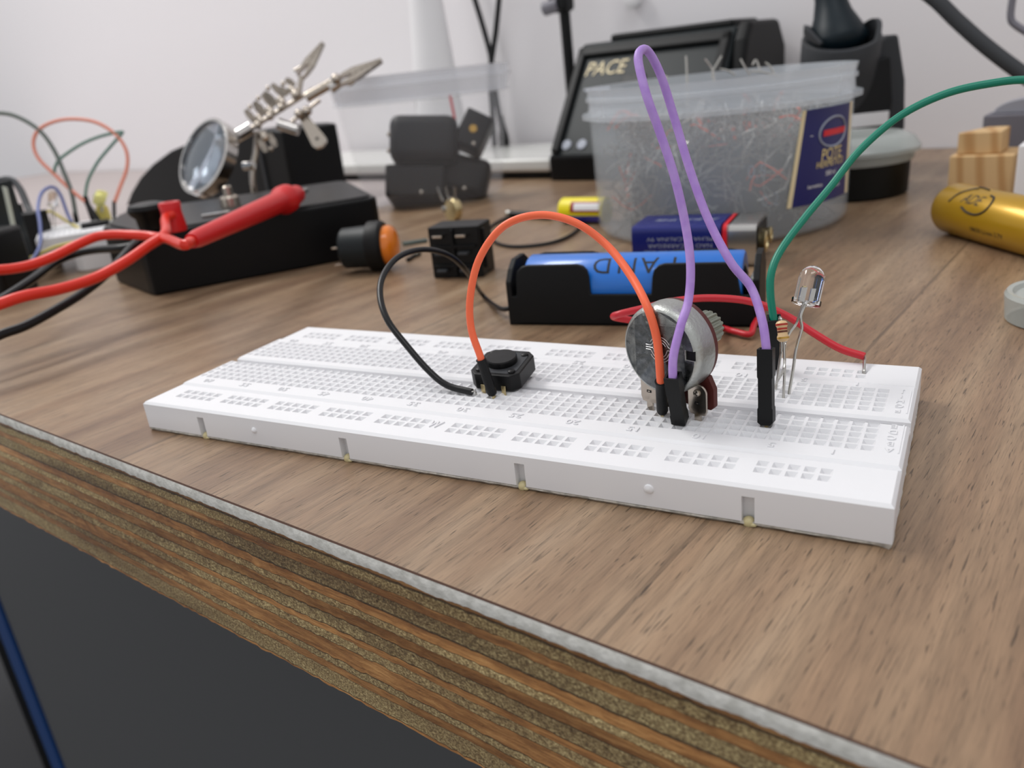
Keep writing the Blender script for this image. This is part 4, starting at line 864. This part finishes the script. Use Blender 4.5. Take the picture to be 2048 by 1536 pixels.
def qstrip(d0, d1, rows, pitch=2.54):
    gx = [0.5]; [gx.extend((2.5 + pitch * i, 3.9 + pitch * i)) for i in range(30)]; gx.append(81.5); gy = [d0]; [gy.extend((r - .7, r + .7)) for r in rows]; gy.append(d1)
    nx, ny = len(gx), len(gy); mb.use('white_plastic'); mb.add([qp(x, y, 8.5) for y in gy for x in gx], [(j * nx + i, j * nx + i + 1, (j + 1) * nx + i + 1, (j + 1) * nx + i) for j in range(ny - 1) for i in range(nx - 1) if not (i % 2 and j % 2)])
    mb.use('pit')
    for j in range(1, ny - 1, 2):
        for i in range(1, nx - 1, 2):
            c4 = [(gx[i], gy[j]), (gx[i + 1], gy[j]), (gx[i + 1], gy[j + 1]), (gx[i], gy[j + 1])]; cx, cy = (gx[i] + gx[i + 1]) / 2, (gy[j] + gy[j + 1]) / 2
            mb.add([qp(x, y, 8.5) for x, y in c4] + [qp(cx, cy, 7.4)], [(0, 1, 4), (1, 2, 4), (2, 3, 4), (3, 0, 4)])
    mb.use('white_plastic'); c4 = [(0.5, d0), (81.5, d0), (81.5, d1), (0.5, d1)]; mb.add([qp(x, y, 8.5) for x, y in c4] + [qp(x, y, 0) for x, y in c4], [(k, 4 + k, 4 + (k + 1) % 4, (k + 1) % 4) for k in range(4)])
qstrip(0, 9.5, [3, 5.5]); qstrip(9.8, 26, [12 + 2.54 * k for k in range(5)]); qstrip(29, 45, [31 + 2.54 * k for k in range(5)]); qstrip(45.3, 55, [49, 51.5])
mb.box(qp(0.5, 25, 0), qu * 81, qv * 5, Z * 6)
mb.build('board_body', b2, smooth=None)
def qtop(px, py): return wz(px, py, 18.9)
g_ = 'jumper wires on the left breadboard'
def qj(label, mt, pts, r, plugs=()):
    t = thing('jumper_wire', qtop(175, 440), label, 'jumper wire', g_)
    MB().use(mt).tube(pts, r, 10, 8).build('wire', t)
    for a, b in plugs: MB().use('black_matte').tube([a, b], 1.35, 4, 1).build('connector_housing', t, smooth=None)
D = 452.0
def q_(x, y, d=D): return wd(x, y, d)
e1 = qtop(200, 447); e2 = qtop(230, 447); e3 = qtop(155, 450); e4 = qtop(188, 445)
qj('salmon jumper wire in a large loop above the left breadboard', 'faded_orange', [q_(176, 408), q_(140, 378), q_(108, 348), q_(78, 318), q_(67, 290), q_(74, 264), q_(100, 246), q_(140, 238), q_(190, 244), q_(230, 268), q_(252, 300), q_(254, 335), q_(240, 375), q_(228, 408)], .95, [(q_(172, 404), e1 + Z * 1.2), (q_(228, 405), e2 + Z * 1.2)])
qj('grey green jumper wire arching in from the left edge to the left breadboard', 'faded_grey', [q_(-60, 232), q_(0, 226), q_(40, 236), q_(80, 262), q_(108, 300), q_(128, 345), q_(143, 385), q_(152, 432)], 1.15, [(q_(150, 425), e3 + Z * 1.2)])
qj('dull green jumper wire folded into a sharp point above the left breadboard', 'faded_green', [q_(108, 345), q_(112, 330), q_(122, 316), q_(160, 290), q_(200, 273), q_(240, 264), q_(243, 268), q_(222, 292), q_(195, 325), q_(176, 362), q_(170, 395)], .85, [(q_(170, 393), e4 + Z * 1.2)])
qj('slate blue jumper wire arching beside the clear LED on the left breadboard', 'faded_blue', [q_(-20, 556, 380), q_(30, 540, 385), q_(62, 522, 390), q_(80, 490, 400), q_(80, 450, 415), q_(76, 415, 430), q_(84, 385, 440), q_(104, 374, 444), q_(120, 388, 446), q_(134, 425, 446), q_(143, 444, 444)], .85)
qj('pale yellow jumper wire bent across the left breadboard', 'faded_yellow', [q_(85, 432), q_(92, 424), q_(104, 424), q_(130, 440, 448), q_(160, 458, 440), q_(178, 471, 430)], .8)
qj('pale yellow jumper wire lying in front of the left breadboard', 'faded_yellow', [q_(150, 484, 400), q_(110, 494, 400), q_(70, 512, 398), q_(30, 528, 396), q_(-10, 540, 394)], .8)
l2 = thing('led', qtop(108, 452), 'clear LED on long legs at the back of the left breadboard', 'LED')
MB().use('led').lathe(q_(106, 412, 446), UP, [(0, 2.8), (1, 2.8), (1.1, 2.4), (6, 2.4), (7.6, 1.6), (8.2, .01)], 20).build('lens', l2); 
for dx in (-1, 1): MB().use('steel').tube([q_(106 + dx * 2, 413, 446), qtop(106 + dx * 4, 456)], .3, 6, 1).build('leg', l2)
l3 = thing('trimmer', qtop(205, 440), 'yellowish clear knob component standing on the left breadboard', 'trimmer')
MB().use('brasspart').lathe(q_(199, 396, 446), V((-.5, -.7, .5)), [(-3, 4.4), (0, 4.6), (2.4, 3.6), (3.2, .01)], 24).build('knob', l3)
MB().use('faded_yellow').lathe(qtop(210, 440), Z, [(-.6, 3.6), (6, 3.4), (8, 2.6)], 20).build('body', l3)
MB().use('black').cbox(qtop(192, 452) + Z * 1.0, 14, 8, 3.0, qu, qv).build('base_block', l3, smooth=None, bevel=.4)
MB().use('steel').tube([q_(202, 398, 448), qtop(206, 440)], .8, 8, 1).build('stem', l3)
# dark parts at the far left
def down_box(mb, c, sx, sy, up):      # block standing on the bench with its upper part around c
    a = VX; b = V((-a.y, a.x, 0)); h = c.z + up
    return mb.box(V((c.x, c.y, 0)) - a * sx / 2 - b * sy / 2, a * sx, b * sy, Z * h)
ld_ = thing('display_module', wz(20, 500), 'dark green edged module leaning upright at the left edge', 'module')
down_box(MB().use('olive'), q_(6, 428, 405), 3, 26, 15).build('board_panel', ld_, smooth=None, bevel=.5)
MB().use('slabedge').cbox(q_(22, 430, 402), .8, 3, 28, RT, FWD, (UP * .98 - RT * .22).normalized()).build('pale_edge', ld_, smooth=None)
one('charger_plug', down_box(MB().use('black'), q_(-8, 500, 372), 14, 26, 9), 'black plastic plug cut off by the left edge', 'plug', smooth=40, bevel=2)
one('usb_cable', MB().use('charcoal').tube([wz(-60, 470, 5), q_(-30, 380, 470), q_(0, 362, 470), q_(22, 360, 470), q_(40, 378, 468), q_(56, 415, 462), q_(72, 450, 455), wz(80, 476, 3), wz(60, 496, 3)], 1.9, 12, 8), 'dark grey cable loop behind the module at the left edge', 'cable')
one('relay_block', down_box(down_box(MB().use('black_matte'), q_(27, 446, 440), 7, 14, 9), q_(58, 452, 440), 16, 14, 7), 'black connector blocks between the left module and the breadboard', 'connector', smooth=None, bevel=.5)
one('thin_lead', MB().use('red').tube([wz(10, 492, 1.5), wz(35, 475, 1.5), wz(60, 464, 1.5), wz(85, 462, 1.5)], 1.3, 8, 5), 'short red lead lying behind the left breadboard', 'wire')

# ------------------------------------------------------------------ back of the bench
_c = [(-1235, 166), (-326, 304)] + [tuple(bench(u_, 504).xy) for u_ in (-385, -1290)]
one('paper_sheet', MB().use('paper').prism(_c, lambda a, b, h: V((a, b, h)), 0, 0.22), 'large pale sheet covering the back left of the bench under the black case', 'sheet', smooth=None)
su_ = (wz(1103, 362, 0) - bench(0, 0)).dot(TX)
sl = thing('white_tray', bench(-480, 455), 'long flat white tray with a rounded front edge along the wall', 'tray')
s0 = wz(622, 358, 0); s1_ = wz(1112, 358, 0); uA = (s0 - bench(0, 0)).dot(TX); uB = (s1_ - bench(0, 0)).dot(TX); vA = 395.0
MB().use('whiteslab').box(bench(-640, 398, 5), TX * (su_ - 4 + 640), TY * 100, Z * 9).build('tray_top', sl, smooth=40, bevel=2.5, seg=4)
MB().use('black').box(bench(-634, 403, .3), TX * (su_ - 16 + 640), TY * 90, Z * 4.9).build('foot', sl, smooth=None)  # black slab carrying the tray, standing in for the shadow gap beneath it
# white desk lamp column
lmp = thing('desk_lamp', bench(-352, 448, 0), 'white tapering lamp column standing behind the clear tub', 'lamp')
def colpt(x, y): return wp(x, y, bench(0, 455), TY)
cz0, cz1 = colpt(880, 172), colpt(850, 0); 
MB().use('white').lathe(V((colpt(872, 165).x, colpt(872, 165).y, 14.2)), V((.0, 0, 1)), [(0, 24), (2, 23.5), (40, 18.6), (58, 17.6), (85, 15.6), (150, 11), (330, 9.5)], 48).build('column', lmp, smooth=50)
MB().use('white').lathe(V((colpt(872, 165).x, colpt(872, 165).y, 14.1)), V((0, 0, 1)), [(0, 30), (3, 30), (5, 26)], 48).build('foot', lmp)
one('wire_rod', MB().use('charcoal').tube([colpt(836, 70), colpt(829, 130), V((colpt(823, 190).x, colpt(823, 190).y, 14.1))], .9, 8, 4), 'thin grey rod standing left of the white lamp column', 'rod')
# cables and pole against the wall
def wl(x, y, o=498): return wp(x, y, bench(0, o), TY)
one('wall_cable', MB().use('black_wire').tube([wl(930, -60), wl(950, 0), wl(968, 60), wl(981, 110), wl(986, 150), wl(994, 205), wl(1004, 262), wl(1008, 292)], 2.3, 10, 6), 'black cable down the wall starting left and crossing the other', 'cable')
one('wall_cable', MB().use('black_wire').tube([wl(1003, -60, 493), wl(998, 0, 493), wl(992, 60, 493), wl(984, 115, 493), wl(980, 150, 493), wl(984, 210, 493), V((wl(990, 300, 488).x, wl(990, 300, 488).y, 14.2))], 2.3, 10, 6), 'black cable down the wall starting right and crossing the other', 'cable')
one('cable_plug', MB().use('black_wire').tube([wl(1003, 230, 488), wl(1006, 262, 488), wl(1009, 292, 488)], lambda t: 1.2 + 3.4 * min(t * 1.4, 1), 12, 5), 'small black teardrop plug hanging at the end of the wall cables', 'plug')
pole = thing('stand_pole', bench(-240, 475), 'black pole with a small grey clamp rising beside the soldering station', 'pole')
p0_ = wl(1140, 150, 480); p1_ = wl(1127, 0, 480)
MB().use('black_matte').tube([V((p0_.x + 1, p0_.y, 0)), V((p0_.x, p0_.y, p0_.z)), p1_, p1_ + (p1_ - p0_) * 1.5], 4.0, 16, 1).build('tube', pole)
MB().use('black_matte').cbox(wl(1122, 4, 478), 16, 14, 14, TX, TY, Z).build('clamp', pole, smooth=None, bevel=3)
MB().use('greyblock').tube([wl(1090, 18, 474), wl(1118, 8, 474)], 5.0, 16, 1).build('clamp_knob', pole)
MB().use('white').lathe(wl(1268, -4, 503), -TY, [(0, 7), (3, 7), (4, 5.5)], 24).build('wall_hook', smooth=40)
tag(bpy.data.objects['wall_hook'], 'faint white round hook on the wall at the top edge', 'hook')

# ------------------------------------------------------------------ soldering station
sv = 390.0
SB = wz(1103, 362, 0); su = (SB - bench(0, 0)).dot(TX); sv = (SB - bench(0, 0)).dot(TY)
def sp(u, v, z): return bench(su + u, sv + v, z)
SWD, SHT = 113.0, 84.0
stn = thing('soldering_station', sp(SWD / 2, 45, 0), 'dark grey soldering station with a sloping front behind the frosted tub', 'soldering station')
rk = 44.0
side = [(0, 0), (0, 17), (rk, SHT - 5), (rk + 5, SHT), (106, SHT), (110, SHT - 4), (110, 0)]
MB().use('olive').prism(side, lambda a, b, h: sp(h, a, b), 0, SWD).build('cabinet_body', stn, smooth=None, bevel=3, seg=3)
sf = V((0, 0, 0)); sl_ = math.hypot(rk, SHT - 22); fa = (TY * rk + Z * (SHT - 22)).normalized(); fnn = TX.cross(fa).normalized()
if fnn.y > 0: fnn = -fnn
def sfp(u, t, h): return sp(0, 0, 17) + TX * u + fa * t + fnn * h
m_ = MB().use('black_matte'); L_ = sl_ + 2
for (u0, t0, u1, t1) in ((2, 1, 8, L_), (SWD - 8, 1, SWD - 2, L_), (2, L_ - 7, SWD - 2, L_)): m_.box(sfp(u0, t0, 0), TX * (u1 - u0), fa * (t1 - t0), fnn * 3)
m_.build('front_bezel', stn, smooth=None, bevel=1.2)
MB().use('black').box(sp(-.5, -.8, 0), TX * (SWD + 1), TY * 100, Z * 17).build('base_tray', stn, smooth=None, bevel=2)
MB().use('black_matte').box(sp(22, rk + 6, SHT - 1), TX * (SWD - 26), TY * 40, Z * 5).build('top_handle', stn, smooth=None, bevel=2)
MB().use('black_matte').prism([(24, 30), (40, SHT - 8), (48, SHT + 2), (92, SHT + 2), (104, SHT - 14), (104, 30)], lambda a, b, h: sp(SWD + h, a, b), 0, 9).build('side_cover', stn, smooth=None, bevel=3, seg=3)
m_ = MB().use('cream'); m_.text('PACE', 14.2, lambda x, y, h: sfp(11 + x * 1.0 + y * .18, L_ - 16.5 + y, .3 + max(h, 0)), .1, align='LEFT', xs=.92); m_.build('lettering', stn, smooth=None)
m_ = MB().use('inkgrey'); 
for u in (12, 24): m_.lathe(sfp(u, 7, .1), fnn, [(0, 3.6), (.6, 3.4)], 16)
m_.box(sfp(14, L_ - 32, .1), TX * 20, fa * 1.6, fnn * .3)
m_.build('control_marks', stn)
MB().use('black').box(sfp(42, L_ - 31, .1), TX * 16, fa * 8, fnn * 1.2).build('display_window', stn, smooth=None, bevel=.5)
MB().use('black').lathe(sfp(70, 24, .1), fnn, [(0, 9), (8, 8), (9, 7)], 28).build('control_knob', stn)

# ------------------------------------------------------------------ iron stand with its iron
jv = wz(1758, 400, 0)
vS = 455.0
c0 = wd(1715, 300, 440); c0 = V((c0.x, c0.y, 0)); yaw = V((0.90, 0.43, 0)).normalized(); ynn = V((-yaw.y, yaw.x, 0))
def ip(x, y, dd): return wd(x, y, dd)
iron = thing('iron_stand', c0, 'dark grey soldering iron stand with a wide cup and a white tag', 'soldering iron stand')
DI = 440.0
def isl(pts, d0, d1, name, mt, bev=1.2):
    q1 = [(wp(x, y, c0 + ynn * d0, ynn) - c0) for x, y in pts]; 
    pq = [(v.dot(yaw), max(v.z, 0)) for v in q1]
    MB().use(mt).prism(pq, lambda a, b, h: c0 + yaw * a + ynn * h + Z * b, d0, d1).build(name, iron, smooth=None, bevel=bev)
isl([(1700, 110), (1765, 80), (1778, 70), (1798, 68), (1812, 160), (1811, 250), (1800, 350), (1620, 350), (1640, 200)], 4, 40, 'stand_body', 'charcoal', 1.5)
isl([(1594, 140), (1752, 120), (1782, 112), (1786, 200), (1772, 290), (1600, 330), (1560, 250)], -4, 6, 'front_plate', 'darkcloth', 1.0)
cc = wd(1683, 76, DI - 16); rv = ray(1683, 76).normalized(); ca = (Z * .92 - rv * .38 + RT * .05).normalized()
MB().use('charcoal').lathe(cc - ca * 34, ca, [(-14, 12), (-14, 21.0), (0, 20.5), (22, 19.6), (34, 19.4), (35, 18.6), (35, 17.0), (20, 14), (16, .01)], 48).build('holder_cup', iron, smooth=40)
for s_, hh_ in ((1, 9), (-1, 5)):
    pr3 = []; n = 10
    for k in range(n + 1):
        a = math.radians(-40 + 80 * k / n); pr3.append(a)
    base_u = RT * s_; fw_ = ca.cross(base_u).normalized(); vs = []
    for a in pr3:
        rr3 = 19.0
        dr = base_u * math.cos(a) + fw_ * math.sin(a); tp = hh_ * math.cos(a * 1.9) if abs(a * 1.9) < 1.57 else 0
        vs += [cc + ca * .5 + dr * rr3, cc + ca * (.5 + max(tp, .1)) + dr * rr3, cc + ca * (.5 + max(tp, .1)) + dr * (rr3 - 2.4), cc + ca * .5 + dr * (rr3 - 2.4)]
    mb = MB().use('charcoal').add(vs, [(4 * i + k, 4 * i + (k + 1) % 4, 4 * i + 4 + (k + 1) % 4, 4 * i + 4 + k) for i in range(n) for k in range(4)]); mb.build('cup_ear', iron, smooth=40)
tg = wd(1735, 241, DI - 16); tq = V((tg.x, tg.y, tg.z))
MB().use('white').cbox(wp(1730, 240, c0 - ynn * 4.4, ynn), 24, .5, 6.8, yaw, ynn, Z).build('tag_plate', iron, smooth=None, bevel=.2)
ih = thing('soldering_iron', cc, 'dark teal soldering iron handle flaring into the stand cup', 'soldering iron')
MB().use('teal').lathe(cc - ca * 10, (wd(1657, -20, DI - 12) - (cc - ca * 10)), [(0, 10), (6, 15.5), (9, 15.2), (15, 12.8), (22, 9.6), (30, 7.6), (40, 7.0), (56, 7.6), (90, 9.0), (150, 10)], 44).build('handle', ih, smooth=60)
one('iron_cable', MB().use('charcoal').tube([wl(1780, -60, 380), wl(1862, -8, 380), wl(1915, 42, 380), wl(1975, 95, 380), wl(2048, 150, 380), wl(2120, 200, 380), wl(2200, 235, 380)], 3.4, 14, 6), 'thick dark cable crossing the top right corner', 'cable')
one('bent_rod', MB().use('greyblock').tube([wl(2034, -50, 440), wl(2024, 5, 440), wl(2022, 38, 440), wl(2034, 52, 440), wl(2056, 66, 440), wl(2100, 95, 440)], 1.8, 12, 5), 'bent grey rod at the top right edge', 'rod')
# tin with a clear lid
jc = wz(1757, 372, 0); jc = V((-48, 318, 0)); 
jar = thing('tin', jc, 'round black tin with a clear lid to the right of the frosted tub', 'tin')
MB().use('smoke').lathe(jc, Z, [(0, .01), (0, 26), (1, 27), (18.5, 27.6), (18.5, .01)], 56).build('tin_body', jar, smooth=40)
MB().use('lid').lathe(jc + Z * 15.5, Z, [(0, 28.2), (1.2, 29.0), (4.0, 29.2), (4.4, 31.4), (6.2, 31.6), (10.0, 29.0), (12.4, 24), (12.8, 20), (13.2, .01)], 56).build('clear_lid', jar, smooth=30)
# wooden and metal blocks on the right
wa = wz(1893, 392, 0); wu = V((0.985, -0.17, 0)).normalized(); wn_ = V((-wu.y, wu.x, 0))
def wq(s_, d, z): return wa + wu * s_ + wn_ * d + Z * z
wbk = thing('wood_block', wq(20, 15, 0), 'pale pine block with curved end grain behind the gold battery', 'wood block')
MB().use('pine').box(wq(0, 0, 0), wu * 25, wn_ * 26, Z * 17.5).build('block', wbk, smooth=None, bevel=.6)
wb2 = thing('wood_block', wq(20, 30, 17.6), 'thin pine wedge lying on top of the pine block', 'wood block')
MB().use('pine').prism([(2, 3), (19, 4), (19, 24), (10, 24)], lambda a, b, h: wq(a, b, h), 17.6, 27).build('wedge', wb2, smooth=None, bevel=.5)
ga = wz(1968, 340, 0); ga = wq(14, 42, 0)
gb = thing('metal_block', ga + wu * 15, 'grey metal block with an arched top standing behind the pine blocks', 'metal block')
gA = V((7.5, 352, 0))
def gq(s_, d, z): return gA + V((.985, -.17, 0)) * s_ + V((.17, .985, 0)) * d + Z * z
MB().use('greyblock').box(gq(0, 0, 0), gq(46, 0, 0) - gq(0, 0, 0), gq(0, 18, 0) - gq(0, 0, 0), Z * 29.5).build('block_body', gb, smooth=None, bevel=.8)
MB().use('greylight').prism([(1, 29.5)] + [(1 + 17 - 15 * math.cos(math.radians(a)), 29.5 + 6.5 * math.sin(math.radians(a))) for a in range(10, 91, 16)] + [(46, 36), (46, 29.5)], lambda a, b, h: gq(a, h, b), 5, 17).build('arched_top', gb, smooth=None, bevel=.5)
wc_ = wz(2042, 452, 0)
one('white_box', MB().use('white').box(V((20.8, 279, 0)), wu * 40, wn_ * 18, Z * 24), 'white upright box cut off by the right edge beside the pine block', 'box', smooth=None, bevel=.6)
# gold battery
ga0 = wz(1912, 492, 0); gd = V((0.535, -0.845, 0)).normalized(); g1 = wz(1880, 462, 0)
gs, ge = V((-2.5, 221.5, 9.2)), V((22, 180, 9.2)); gd = (V((24, 189.5, 0)) - V((-1.0, 226, 0))).normalized(); gs = V((-0.5, 228, 9.1))
gbt = thing('battery_cell', gs + gd * 32 - Z * 9.1, 'gold foil cylindrical battery cell lying at the right edge', 'battery')
MB().use('gold').lathe(gs, gd, [(0, 6.0), (0, 7.2), (1.2, 8.6), (2.6, 9.1), (64, 9.1), (65, 8.2), (65, 4)], 48).build('sleeve', gbt, smooth=50)
gup = (Z * .80 + V((gd.y, -gd.x, 0)) * .62).normalized()
gm = cyl(gs, gd, gup, 9.1); gm2 = lambda x, y, h: gm(x, y, h)
sgn = 1.0
if (gm(10, 3, 0) - gm(10, -3, 0)).dot(UP) < 0: gm2 = lambda x, y, h: gm(x, -y, h)
m_ = MB().use('ink')
m_.text('ADE', 5.6, lambda x, y, h: gm2(21.5 + x + y * .25, y - 1.2, h), .04, xs=.9, fine=.7)
def gl(pts, r=.38): m_.tube([gm2(a, b, .05) for a, b in pts], r, 6, 6)
gl([(10.5, -3.6), (12.5, .2), (15.8, 3.8), (17, 4.4)]); gl([(15.8, 5.6), (18, 5.9), (22, 5.0)])
gl([(27.2, 2.0), (29.8, 1.2), (31.4, -1.4), (30.6, -4.2), (27, -5.8), (22, -5.6), (18.5, -4.4)])
m_.text('18650 Li-ion 3.7V', 2.4, lambda x, y, h: gm2(33 + x, y - 11.0, h), .03, fine=.7); m_.build('printed_logo', gbt, smooth=None)
# clear cap at the right edge
kc_ = wz(2130, 640, 0)
cp_ = thing('bottle_cap', kc_, 'milky plastic cap cut off by the right edge', 'cap')
MB().use('lid').lathe(kc_, Z, [(0, 12.8), (.4, 13.4), (6.6, 14.0), (7.6, 13.4), (7.4, 12.2), (6.4, 11.6), (6.2, .01)], 40).build('cap_shell', cp_, smooth=35)
